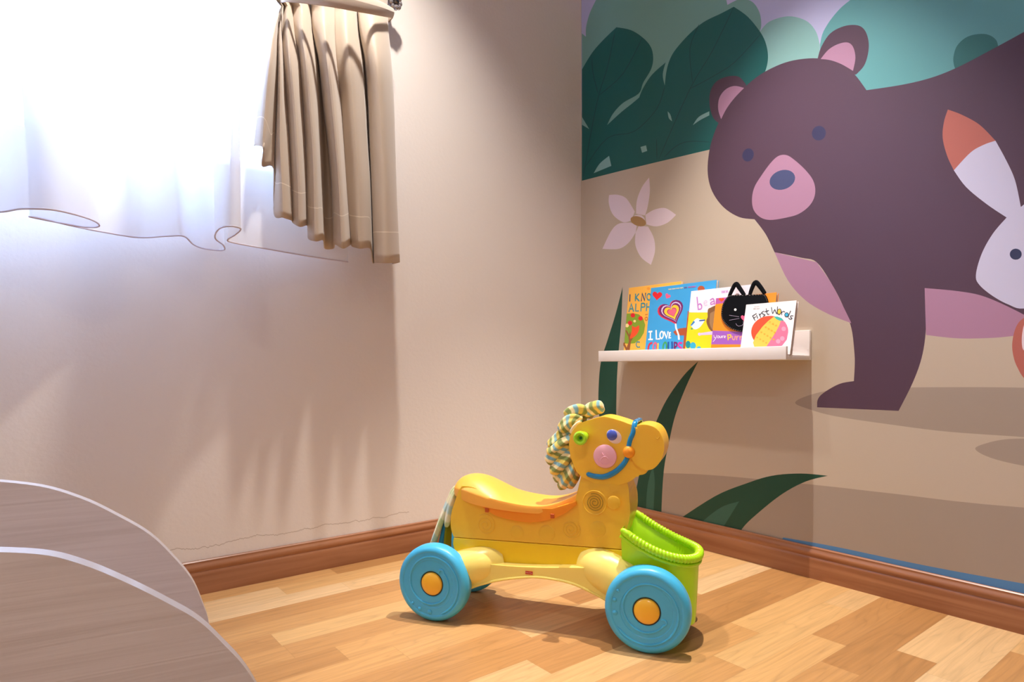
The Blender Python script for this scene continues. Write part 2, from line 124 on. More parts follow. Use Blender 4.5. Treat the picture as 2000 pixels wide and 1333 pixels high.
BOOK_ART = {
 'alpha': {'o':[-0.045,-0.264,0.634],'lean':0.1239,'w':0.233,'h':0.259,'t':0.01,'items':[('p','b_green',0,[(0,0.1566),(0,0.163),(0.029,0.1626),(0.0585,0.1562),(0.08,0.1391),(0.0913,0.1163),(0.0882,0.0877),(0.0736,0.0662),(0.0496,0.0514),(0.0237,0.0499),(0,0.052)]),('p','b_brown',0,[(0.01,0.0277),(0.0213,0.059),(0.0174,0.0761),(0,0.1007),(0.0065,0.1004),(0.02,0.0839),(0.023,0.0973),(0.0285,0.0813),(0.039,0.0696),(0.0315,0.0587),(0.0291,0.0273)]),('s','b_brown',0.0078,[(0,0.053),(0,0.0508),(0.0001,0.0475),(0.0039,0.0437),(0.0077,0.0385),(0.0116,0.0328),(0.0143,0.0287)]),('p','b_redorange',0,[(0.0295,0.1174),(0.0339,0.1149),(0.0401,0.1115),(0.0462,0.1097),(0.0524,0.1117),(0.0584,0.1151),(0.0628,0.1156),(0.0647,0.1108),(0.065,0.103),(0.0634,0.0955),(0.0599,0.0889),(0.0546,0.0824),(0.0483,0.0771),(0.0399,0.0724),(0.0306,0.0689),(0.0246,0.069),(0.0246,0.0752),(0.028,0.0851),(0.0305,0.0947),(0.0307,0.1033),(0.0301,0.1116)]),('p','b_red',0,[(0.041,0.1539),(0.0394,0.149),(0.0342,0.1462),(0.0274,0.1466),(0.0214,0.1501),(0.0187,0.1554),(0.0203,0.1604),(0.0256,0.1631),(0.0324,0.1627),(0.0383,0.1592)]),('p','b_red',0,[(0.0779,0.1404),(0.0764,0.1355),(0.0714,0.1327),(0.0647,0.1331),(0.0589,0.1366),(0.0563,0.1417),(0.0579,0.1466),(0.063,0.1494),(0.0697,0.149),(0.0754,0.1455)]),('p','b_red',0,[(0.0309,0.1263),(0.0293,0.1214),(0.0241,0.1185),(0.0172,0.1189),(0.0113,0.1223),(0.0086,0.1276),(0.0101,0.1326),(0.0154,0.1354),(0.0223,0.135),(0.0282,0.1315)]),('p','b_cream',0,[(0.0473,0.1321),(0.0464,0.1293),(0.0434,0.1277),(0.0395,0.1279),(0.0361,0.1299),(0.0346,0.1329),(0.0355,0.1358),(0.0385,0.1374),(0.0424,0.1371),(0.0458,0.1351)]),('p','b_cream',0,[(0.0155,0.1181),(0.0141,0.1139),(0.0097,0.1115),(0.0038,0.1118),(0,0.1147),(0,0.1191),(0,0.1233),(0.0023,0.1257),(0.0082,0.1254),(0.0132,0.1225)]),('p','b_orange',0,[(0.1005,0.2465),(0.0993,0.2435),(0.0956,0.2419),(0.0907,0.2424),(0.0866,0.2447),(0.0848,0.248),(0.0859,0.2511),(0.0897,0.2526),(0.0945,0.2522),(0.0987,0.2498)]),('s','ink_navy',0.00512,[(0.0083,0.2327),(0.0095,0.2086)]),('s','ink_teal',0.00495,[(0.0346,0.233),(0.0364,0.2074)]),('s','ink_teal',0.00496,[(0.0499,0.2323),(0.0374,0.2198),(0.0544,0.2055)]),('s','ink_navy',0.00486,[(0.0642,0.2047),(0.0647,0.2325),(0.0802,0.2049),(0.0811,0.2316)]),('s','ink_teal',0.00478,[(0.1066,0.2159),(0.1062,0.211),(0.1042,0.2071),(0.1008,0.2052),(0.0969,0.2055),(0.093,0.2081),(0.0901,0.2124),(0.0887,0.2175),(0.0891,0.2225),(0.0912,0.2264),(0.0945,0.2283),(0.0985,0.2279),(0.1023,0.2253),(0.1052,0.2211),(0.1066,0.2159)]),('s','ink_teal',0.00532,[(0.0102,0.1696),(0.018,0.1976),(0.0318,0.1693)]),('s','ink_teal',0.00532,[(0.0132,0.1792),(0.0273,0.1793)]),('s','ink_teal',0.00523,[(0.04,0.1958),(0.0413,0.1695),(0.0548,0.1694)]),('s','ink_teal',0.00514,[(0.0664,0.1677),(0.0657,0.196)]),('s','ink_teal',0.00505,[(0.0911,0.1939),(0.0911,0.1673)]),('s','ink_teal',0.00506,[(0.0903,0.1807),(0.1059,0.1799)]),('s','ink_teal',0.00497,[(0.1064,0.1936),(0.1077,0.167)]),('s','ink_teal',0.00514,[(0.0657,0.1955),(0.0694,0.1955),(0.0744,0.1953),(0.0785,0.1945),(0.0808,0.1927),(0.0823,0.1903),(0.0828,0.1879),(0.0828,0.1857),(0.0819,0.1834),(0.0798,0.1819),(0.0756,0.1815),(0.0702,0.1818),(0.0663,0.1821)]),('s','ink_teal',0.00428,[(0.0725,0.0547),(0.0693,0.0554),(0.0648,0.0562),(0.0611,0.0559),(0.0588,0.0536),(0.0575,0.0502),(0.0572,0.0467),(0.0585,0.0432),(0.061,0.0396),(0.0639,0.0372),(0.0678,0.0365),(0.0721,0.0369),(0.0752,0.0373)]),('s','b_orange2',0.00331,[(0.1003,0.1375),(0.0997,0.1346),(0.0977,0.1326),(0.0947,0.1321),(0.0916,0.133),(0.0891,0.1353),(0.088,0.1382),(0.0885,0.1411),(0.0905,0.143),(0.0935,0.1436),(0.0967,0.1427),(0.0991,0.1404)]),('s','b_orange2',0.0028,[(0.0884,0.153),(0.098,0.154)])]},
 'blue': {'o':[-0.066,-0.381,0.634],'lean':0.1465,'w':0.264,'h':0.2466,'t':0.013,'items':[('p','b_red',0,[(0.0305,0.2223),(0.0309,0.2236),(0.0332,0.2265),(0.0381,0.2282),(0.0445,0.227),(0.0499,0.223),(0.0521,0.2177),(0.05,0.2127),(0.0447,0.2086),(0.0383,0.2052),(0.0334,0.202),(0.0311,0.1994),(0.0308,0.1983),(0.0304,0.1995),(0.028,0.2028),(0.023,0.2076),(0.0165,0.2131),(0.0109,0.219),(0.0086,0.2247),(0.0107,0.2294),(0.0162,0.2317),(0.0227,0.2307),(0.0277,0.2274),(0.0301,0.2238)]),('p','b_pink',0,[(0.0779,0.2131),(0.0785,0.2137),(0.0806,0.2147),(0.0838,0.2146),(0.0869,0.2128),(0.0887,0.2098),(0.0882,0.2068),(0.0856,0.2048),(0.0814,0.2038),(0.0769,0.2034),(0.0732,0.2028),(0.0712,0.202),(0.0707,0.2015),(0.0708,0.2022),(0.0705,0.2042),(0.0693,0.2075),(0.0674,0.2114),(0.0662,0.2152),(0.0668,0.2184),(0.0694,0.2203),(0.073,0.2204),(0.0763,0.2187),(0.0779,0.2161),(0.0781,0.2139)]),('p','b_red2',0,[(0.0891,0.1685),(0.0883,0.171),(0.0878,0.1779),(0.0909,0.1863),(0.0989,0.1927),(0.111,0.1944),(0.1244,0.1907),(0.1353,0.1824),(0.1411,0.1712),(0.141,0.1589),(0.1362,0.1464),(0.1297,0.1343),(0.1243,0.1233),(0.1217,0.1143),(0.1216,0.1084),(0.1222,0.1065),(0.1208,0.1082),(0.1152,0.1126),(0.1047,0.1183),(0.09,0.1243),(0.0731,0.1308),(0.057,0.1385),(0.0446,0.1482),(0.0383,0.1597),(0.0392,0.1711),(0.0466,0.1797),(0.0582,0.1834),(0.0708,0.1817),(0.0812,0.1764),(0.0874,0.1708)]),('p','b_purple',0,[(0.0934,0.1689),(0.0925,0.1714),(0.0921,0.178),(0.0951,0.1861),(0.1028,0.1922),(0.1145,0.1939),(0.1273,0.1903),(0.1378,0.1823),(0.1434,0.1716),(0.1432,0.1597),(0.1387,0.1477),(0.1324,0.136),(0.1272,0.1254),(0.1247,0.1167),(0.1246,0.1111),(0.1252,0.1092),(0.1238,0.1109),(0.1185,0.1151),(0.1084,0.1206),(0.0942,0.1264),(0.078,0.1326),(0.0625,0.1401),(0.0506,0.1494),(0.0446,0.1605),(0.0454,0.1714),(0.0525,0.1798),(0.0636,0.1833),(0.0757,0.1816),(0.0857,0.1765),(0.0917,0.1712)]),('p','b_lilac',0,[(0.0946,0.167),(0.0939,0.169),(0.0936,0.1745),(0.096,0.1812),(0.1024,0.1863),(0.112,0.1877),(0.1227,0.1847),(0.1314,0.1781),(0.1361,0.1692),(0.1359,0.1594),(0.1322,0.1494),(0.1269,0.1397),(0.1226,0.1309),(0.1205,0.1237),(0.1205,0.1191),(0.1209,0.1175),(0.1198,0.1189),(0.1154,0.1224),(0.107,0.127),(0.0953,0.1318),(0.0819,0.137),(0.0691,0.1431),(0.0593,0.1509),(0.0544,0.16),(0.0551,0.169),(0.0609,0.1759),(0.0701,0.1788),(0.08,0.1775),(0.0883,0.1733),(0.0932,0.1689)]),('p','b_purple',0,[(0.0963,0.1646),(0.0957,0.1665),(0.0954,0.1714),(0.0976,0.1775),(0.1034,0.1822),(0.1122,0.1835),(0.1219,0.1808),(0.1298,0.1748),(0.1341,0.1667),(0.134,0.1577),(0.1305,0.1486),(0.1258,0.1398),(0.1218,0.1318),(0.1199,0.1252),(0.1199,0.121),(0.1203,0.1196),(0.1192,0.1208),(0.1152,0.1241),(0.1076,0.1282),(0.0969,0.1326),(0.0847,0.1373),(0.0731,0.1429),(0.0643,0.1499),(0.0598,0.1582),(0.0604,0.1664),(0.0657,0.1727),(0.074,0.1754),(0.0831,0.1741),(0.0906,0.1703),(0.095,0.1663)]),('p','b_yellow',0,[(0.0969,0.1619),(0.0964,0.1635),(0.0961,0.1675),(0.0979,0.1725),(0.1027,0.1763),(0.1099,0.1774),(0.1179,0.1752),(0.1244,0.1703),(0.1279,0.1637),(0.1278,0.1563),(0.125,0.1488),(0.1211,0.1416),(0.1178,0.135),(0.1163,0.1296),(0.1162,0.1262),(0.1165,0.125),(0.1157,0.126),(0.1124,0.1287),(0.1061,0.1321),(0.0974,0.1357),(0.0874,0.1396),(0.0779,0.1442),(0.0707,0.1499),(0.067,0.1567),(0.0676,0.1634),(0.0719,0.1685),(0.0787,0.1707),(0.0861,0.1697),(0.0922,0.1666),(0.0958,0.1633)]),('p','b_purple2',0,[(0.0986,0.1585),(0.0982,0.1594),(0.0981,0.162),(0.0992,0.1652),(0.1023,0.1677),(0.1069,0.1684),(0.112,0.167),(0.1162,0.1638),(0.1185,0.1596),(0.1184,0.1549),(0.1166,0.15),(0.1141,0.1454),(0.112,0.1412),(0.111,0.1378),(0.1109,0.1355),(0.1112,0.1348),(0.1106,0.1354),(0.1085,0.1371),(0.1045,0.1393),(0.0989,0.1417),(0.0925,0.1442),(0.0865,0.1471),(0.0819,0.1508),(0.0796,0.1551),(0.0799,0.1594),(0.0826,0.1626),(0.0869,0.164),(0.0916,0.1634),(0.0956,0.1614),(0.0979,0.1594)]),('p','b_pink2',0,[(0.0995,0.1573),(0.0992,0.1581),(0.0991,0.1603),(0.1001,0.1631),(0.1027,0.1652),(0.1067,0.1658),(0.1111,0.1646),(0.1147,0.1619),(0.1167,0.1582),(0.1166,0.1541),(0.1151,0.15),(0.1129,0.146),(0.1111,0.1424),(0.1102,0.1394),(0.1102,0.1375),(0.1104,0.1368),(0.1099,0.1374),(0.1081,0.1389),(0.1046,0.1408),(0.0998,0.1428),(0.0943,0.1449),(0.0891,0.1475),(0.0851,0.1506),(0.0832,0.1543),(0.0834,0.158),(0.0858,0.1608),(0.0895,0.162),(0.0936,0.1615),(0.0969,0.1598),(0.0989,0.158)]),('p','b_skin',0,[(0.1134,0.0843),(0.1232,0.0908),(0.1376,0.0951),(0.1704,0.0968),(0.1709,0.0695),(0.1252,0.0728)]),('p','b_skin',0,[(0.1645,0.1522),(0.1681,0.1519),(0.1744,0.0255),(0.1581,0.0248),(0.1586,0.071),(0.1645,0.0728)]),('p','b_skin',0,[(0.2224,0.2211),(0.2216,0.2165),(0.2182,0.2132),(0.2129,0.2117),(0.2068,0.2122),(0.2011,0.2148),(0.1969,0.219),(0.195,0.2238),(0.1959,0.2283),(0.1994,0.2317),(0.2047,0.2332),(0.2108,0.2326),(0.2165,0.2299),(0.2206,0.2258)]),('p','b_white',0,[(0.1171,0.1125),(0.1234,0.1121),(0.126,0.0994),(0.1402,0.0717),(0.1433,0.0567),(0.1359,0.057),(0.1325,0.0741),(0.12,0.0976)]),('s','b_white',0.0055,[(0.0093,0.0896),(0.0228,0.0899)]),('s','b_white',0.0054,[(0.0164,0.0897),(0.0188,0.0623)]),('s','b_white',0.0054,[(0.0116,0.0621),(0.0283,0.0616)]),('s','b_white',0.0054,[(0.0406,0.0925),(0.0453,0.0623),(0.0587,0.0626)]),('s','b_white',0.0052,[(0.076,0.086),(0.0883,0.0643),(0.0919,0.0859)]),('s','b_white',0.0051,[(0.0981,0.0814),(0.0988,0.0639),(0.105,0.0648)]),('s','b_white',0.0051,[(0.0981,0.0814),(0.1026,0.0821)]),('s','b_white',0.0051,[(0.0982,0.073),(0.103,0.0737)]),('s','b_white',0.0052,[(0.0736,0.075),(0.0729,0.0699),(0.0709,0.066),(0.068,0.064),(0.0647,0.0644),(0.0618,0.067),(0.0597,0.0713),(0.0589,0.0766),(0.0596,0.0817),(0.0616,0.0856),(0.0645,0.0876),(0.0678,0.0872),(0.0708,0.0846),(0.0728,0.0802),(0.0736,0.0755)]),('s','b_red2',0.00702,[(0.0276,0.0493),(0.0248,0.0487),(0.0207,0.0477),(0.0174,0.0453),(0.0152,0.0406),(0.0138,0.0347),(0.0134,0.0292),(0.0143,0.0244),(0.0164,0.0202),(0.0189,0.0172),(0.0221,0.0159),(0.0258,0.0158),(0.0284,0.0159)]),('s','b_pink2',0.00636,[(0.0493,0.0342),(0.0487,0.028),(0.0467,0.0232),(0.0439,0.0206),(0.0407,0.0209),(0.0378,0.024),(0.0357,0.0292),(0.0349,0.0356),(0.0356,0.0419),(0.0375,0.0467),(0.0404,0.0492),(0.0436,0.0489),(0.0465,0.0458),(0.0486,0.0406),(0.0493,0.0347)]),('s','b_yellow',0.00583,[(0.0545,0.0463),(0.0564,0.0165),(0.0667,0.0163)]),('s','b_leaf',0.00612,[(0.0923,0.0331),(0.0916,0.0264),(0.0895,0.0211),(0.0864,0.0183),(0.0829,0.0186),(0.0798,0.022),(0.0776,0.0277),(0.0768,0.0346),(0.0775,0.0414),(0.0796,0.0467),(0.0827,0.0494),(0.0862,0.049),(0.0893,0.0457),(0.0915,0.04),(0.0923,0.0336)]),('s','b_navy',0.00612,[(0.0976,0.0493),(0.098,0.0424),(0.0986,0.0329),(0.0999,0.0251),(0.1021,0.0201),(0.105,0.0168),(0.1078,0.0155),(0.1106,0.0166),(0.1134,0.0198),(0.1151,0.0247),(0.1148,0.0328),(0.1133,0.0427),(0.1122,0.0499)]),('s','b_purple',0.0055,[(0.1262,0.0141),(0.122,0.0479)]),('s','b_purple',0.0055,[(0.122,0.0479),(0.125,0.0474),(0.129,0.0467),(0.132,0.0451),(0.1332,0.0419),(0.1333,0.0379),(0.1324,0.0347),(0.1296,0.0337),(0.1258,0.0336),(0.1243,0.0318),(0.1275,0.0263),(0.1331,0.0191),(0.1372,0.0139)]),('s','b_magenta',0.00588,[(0.1525,0.0449),(0.1494,0.0455),(0.1451,0.0462),(0.1418,0.0458),(0.1401,0.0435),(0.1395,0.04),(0.1404,0.0366),(0.144,0.0338),(0.1491,0.031),(0.1528,0.028),(0.1543,0.0241),(0.1543,0.0199),(0.1531,0.0167),(0.1497,0.0151),(0.145,0.0146),(0.1416,0.0143)]),('s','b_cream',0.00131,[(0.0765,0.2356),(0.0794,0.2317)]),('s','b_cream',0.00131,[(0.0794,0.2317),(0.0815,0.2356)]),('s','b_cream',0.00131,[(0.0815,0.2356),(0.0844,0.2317)]),('s','b_cream',0.00131,[(0.0844,0.2317),(0.0864,0.2356)]),('s','b_cream',0.00131,[(0.0864,0.2356),(0.0893,0.2317)]),('s','b_cream',0.00131,[(0.0913,0.2356),(0.0942,0.2317)]),('s','b_cream',0.00131,[(0.0942,0.2317),(0.0962,0.2356)]),('s','b_cream',0.00131,[(0.0962,0.2356),(0.0991,0.2317)]),('s','b_cream',0.00128,[(0.0991,0.2317),(0.1011,0.2356)]),('s','b_cream',0.00128,[(0.1011,0.2356),(0.104,0.2317)]),('s','b_cream',0.00128,[(0.104,0.2317),(0.106,0.2355)]),('s','b_cream',0.00128,[(0.1088,0.2317),(0.1108,0.2355)]),('s','b_cream',0.00128,[(0.1108,0.2355),(0.1137,0.2317)]),('s','b_cream',0.00126,[(0.1137,0.2317),(0.1157,0.2355)]),('s','b_cream',0.00126,[(0.1157,0.2355),(0.1185,0.2317)]),('s','b_cream',0.00126,[(0.1185,0.2317),(0.1205,0.2355)]),('s','b_cream',0.00126,[(0.1205,0.2355),(0.1233,0.2316)]),('s','b_cream',0.00126,[(0.1253,0.2355),(0.1281,0.2316)]),('s','b_cream',0.00126,[(0.1281,0.2316),(0.13,0.2355)]),('s','b_cream',0.00128,[(0.13,0.2355),(0.1328,0.2316)]),('s','b_cream',0.00128,[(0.1328,0.2316),(0.1348,0.2355)]),('s','b_cream',0.00126,[(0.1348,0.2355),(0.1376,0.2316)]),('s','b_purple',0.00126,[(0.1409,0.2351),(0.1436,0.2312)]),('s','b_purple',0.00126,[(0.1436,0.2312),(0.1454,0.235)]),('s','b_purple',0.00126,[(0.1454,0.235),(0.1481,0.2312)]),('s','b_purple',0.00126,[(0.1481,0.2312),(0.1499,0.235)]),('s','b_purple',0.00126,[(0.1499,0.235),(0.1526,0.2312)]),('s','b_magenta',0.00123,[(0.1569,0.2351),(0.1595,0.2313)]),('s','b_magenta',0.00123,[(0.1595,0.2313),(0.1614,0.235)]),('s','b_magenta',0.00123,[(0.1614,0.235),(0.164,0.2312)]),('s','b_magenta',0.00123,[(0.164,0.2312),(0.1659,0.235)]),('s','b_magenta',0.00123,[(0.1659,0.235),(0.1685,0.2311)]),('s','b_magenta',0.00121,[(0.1704,0.2349),(0.173,0.2311)]),('s','b_magenta',0.00123,[(0.173,0.2311),(0.1749,0.2348)]),('s','b_magenta',0.00121,[(0.1749,0.2348),(0.1775,0.231)]),('s','b_magenta',0.00121,[(0.1775,0.231),(0.1793,0.2347)]),('s','b_magenta',0.00121,[(0.1793,0.2347),(0.1819,0.2309)]),('s','b_magenta',0.00123,[(0.1819,0.2309),(0.1838,0.2347)]),('s','b_magenta',0.00121,[(0.1864,0.2309),(0.1882,0.2346)])]},
 'beau': {'o':[-0.086,-0.563,0.634],'lean':0.1667,'w':0.213,'h':0.217,'t':0.012,'items':[('p','b_yellow2',0,[(0,0.1468),(0.0089,0.1451),(0.0673,0.141),(0.213,0.1249),(0.213,0),(0,0)]),('s','b_orchid',0.00425,[(0.0254,0.1945),(0.0266,0.1891),(0.0284,0.1814),(0.0302,0.1737),(0.032,0.166),(0.0339,0.1583),(0.0352,0.153)]),('s','b_orchid',0.00424,[(0.032,0.1678),(0.0341,0.1691),(0.037,0.1708),(0.0398,0.1713),(0.0423,0.1698),(0.0447,0.1672),(0.0463,0.1643),(0.047,0.161),(0.0468,0.1574),(0.0456,0.1546),(0.0425,0.1534),(0.0382,0.1531),(0.0352,0.153)]),('s','b_lilac2',0.00277,[(0.0547,0.1717),(0.0578,0.1721),(0.062,0.1727),(0.0647,0.1739),(0.0644,0.1761),(0.0626,0.1788),(0.0605,0.1802),(0.0582,0.1798),(0.0557,0.1781),(0.0542,0.1757),(0.0544,0.1723),(0.0557,0.1683),(0.0577,0.1654),(0.0606,0.1647),(0.0642,0.1652),(0.0668,0.1657)]),('s','b_orchid',0.00407,[(0.0768,0.1809),(0.079,0.1822),(0.082,0.1841),(0.0849,0.1847),(0.087,0.1836),(0.0888,0.1813),(0.0905,0.1783),(0.092,0.1738),(0.0933,0.1686),(0.0942,0.1649)]),('s','b_orchid',0.00407,[(0.0903,0.1757),(0.0872,0.175),(0.0829,0.174),(0.08,0.1726),(0.0792,0.1703),(0.0798,0.1676),(0.0814,0.1659),(0.0847,0.1662),(0.0891,0.1676),(0.0922,0.1686)]),('s','b_orchid',0.00172,[(0.1139,0.207),(0.1173,0.1989)]),('s','b_orchid',0.00176,[(0.1173,0.1989),(0.119,0.207)]),('s','b_orchid',0.00176,[(0.119,0.207),(0.1225,0.1989)]),('s','b_orchid',0.00172,[(0.1225,0.1989),(0.1242,0.207)]),('s','b_orchid',0.00172,[(0.1242,0.207),(0.1276,0.1989)]),('s','b_orchid',0.00172,[(0.1293,0.207),(0.1328,0.1989)]),('s','b_orchid',0.00169,[(0.1328,0.1989),(0.1344,0.2069)]),('s','b_orchid',0.00172,[(0.1344,0.2069),(0.1379,0.1989)]),('p','b_sky',0,[(0.0116,0.1027),(0.0142,0.1065),(0.0179,0.1117),(0.0217,0.1164),(0.0255,0.1199),(0.0295,0.1228),(0.0337,0.1244),(0.0379,0.1237),(0.0422,0.1217),(0.0469,0.1199),(0.0529,0.1194),(0.0593,0.1191),(0.0632,0.1177),(0.0632,0.1147),(0.0608,0.1106),(0.0577,0.1063),(0.0543,0.1014),(0.0503,0.0963),(0.0455,0.0923),(0.0399,0.0896),(0.0335,0.0879),(0.0274,0.0884),(0.0214,0.0923),(0.0156,0.0983)]),('p','b_blue',0,[(0.0099,0.1008),(0.0217,0.117),(0.0274,0.112),(0.0169,0.1014)]),('s','b_navy',0.0033,[(0.0439,0.1157),(0.0642,0.1165)]),('p','b_leaf',0,[(0.0225,0.09),(0.0214,0.0881),(0.0182,0.0874),(0.0147,0.0884),(0.0131,0.0905),(0.0142,0.0924),(0.0175,0.0931),(0.0209,0.0921)]),('p','b_fur',0,[(0.0712,0.1369),(0.071,0.1407),(0.0708,0.1459),(0.0714,0.1503),(0.073,0.1528),(0.0754,0.1543),(0.0797,0.1553),(0.0875,0.1587),(0.097,0.1616),(0.1047,0.1556),(0.1099,0.1321),(0.1132,0.0999),(0.1134,0.0768),(0.1087,0.0711),(0.1007,0.0744),(0.0934,0.0788),(0.0881,0.082),(0.0835,0.0864),(0.0794,0.0917),(0.0753,0.0982),(0.0716,0.1057),(0.0694,0.1123),(0.0698,0.1173),(0.0717,0.1215),(0.073,0.1255),(0.0727,0.1299),(0.0719,0.134)]),('p','b_fur2',0,[(0.0806,0.1362),(0.0817,0.1374),(0.0834,0.1391),(0.0865,0.1403),(0.0919,0.1427),(0.0985,0.1447),(0.1039,0.1402),(0.1077,0.1225),(0.1103,0.0985),(0.1105,0.0813),(0.1069,0.0772),(0.1009,0.0799),(0.0953,0.0842),(0.0907,0.0893),(0.0864,0.0961),(0.0832,0.1026),(0.0816,0.108),(0.0811,0.113),(0.0809,0.1183),(0.0807,0.1248),(0.0806,0.1315)]),('p','b_lilac',0,[(0.0556,0.071),(0.0547,0.068),(0.0517,0.0663),(0.0477,0.0664),(0.0443,0.0685),(0.0427,0.0716),(0.0435,0.0746),(0.0466,0.0764),(0.0505,0.0762),(0.054,0.0742)]),('p','b_lilac',0,[(0.0487,0.0747),(0.0967,0.0789),(0.098,0.0677),(0.0495,0.0681)]),('p','b_teal',0,[(0.0193,0.0387),(0.019,0.0332),(0.0167,0.029),(0.0131,0.0266),(0.0086,0.0267),(0.0043,0.0293),(0.001,0.0337),(0,0.0392),(0,0.0447),(0.0019,0.049),(0.0056,0.0513),(0.0101,0.0511),(0.0144,0.0486),(0.0177,0.0441)]),('p','b_blue2',0,[(0.0404,0.0341),(0.0398,0.0291),(0.0371,0.0251),(0.0327,0.0229),(0.0275,0.0231),(0.0225,0.0254),(0.0187,0.0296),(0.017,0.0347),(0.0175,0.0397),(0.0203,0.0437),(0.0247,0.0459),(0.03,0.0457),(0.0349,0.0433),(0.0386,0.0391)]),('p','b_blue2',0,[(0.0601,0.026),(0.059,0.0225),(0.0553,0.0205),(0.0503,0.0206),(0.046,0.0228),(0.0441,0.0264),(0.0452,0.0299),(0.049,0.0319),(0.0539,0.0318),(0.0582,0.0295)])]},
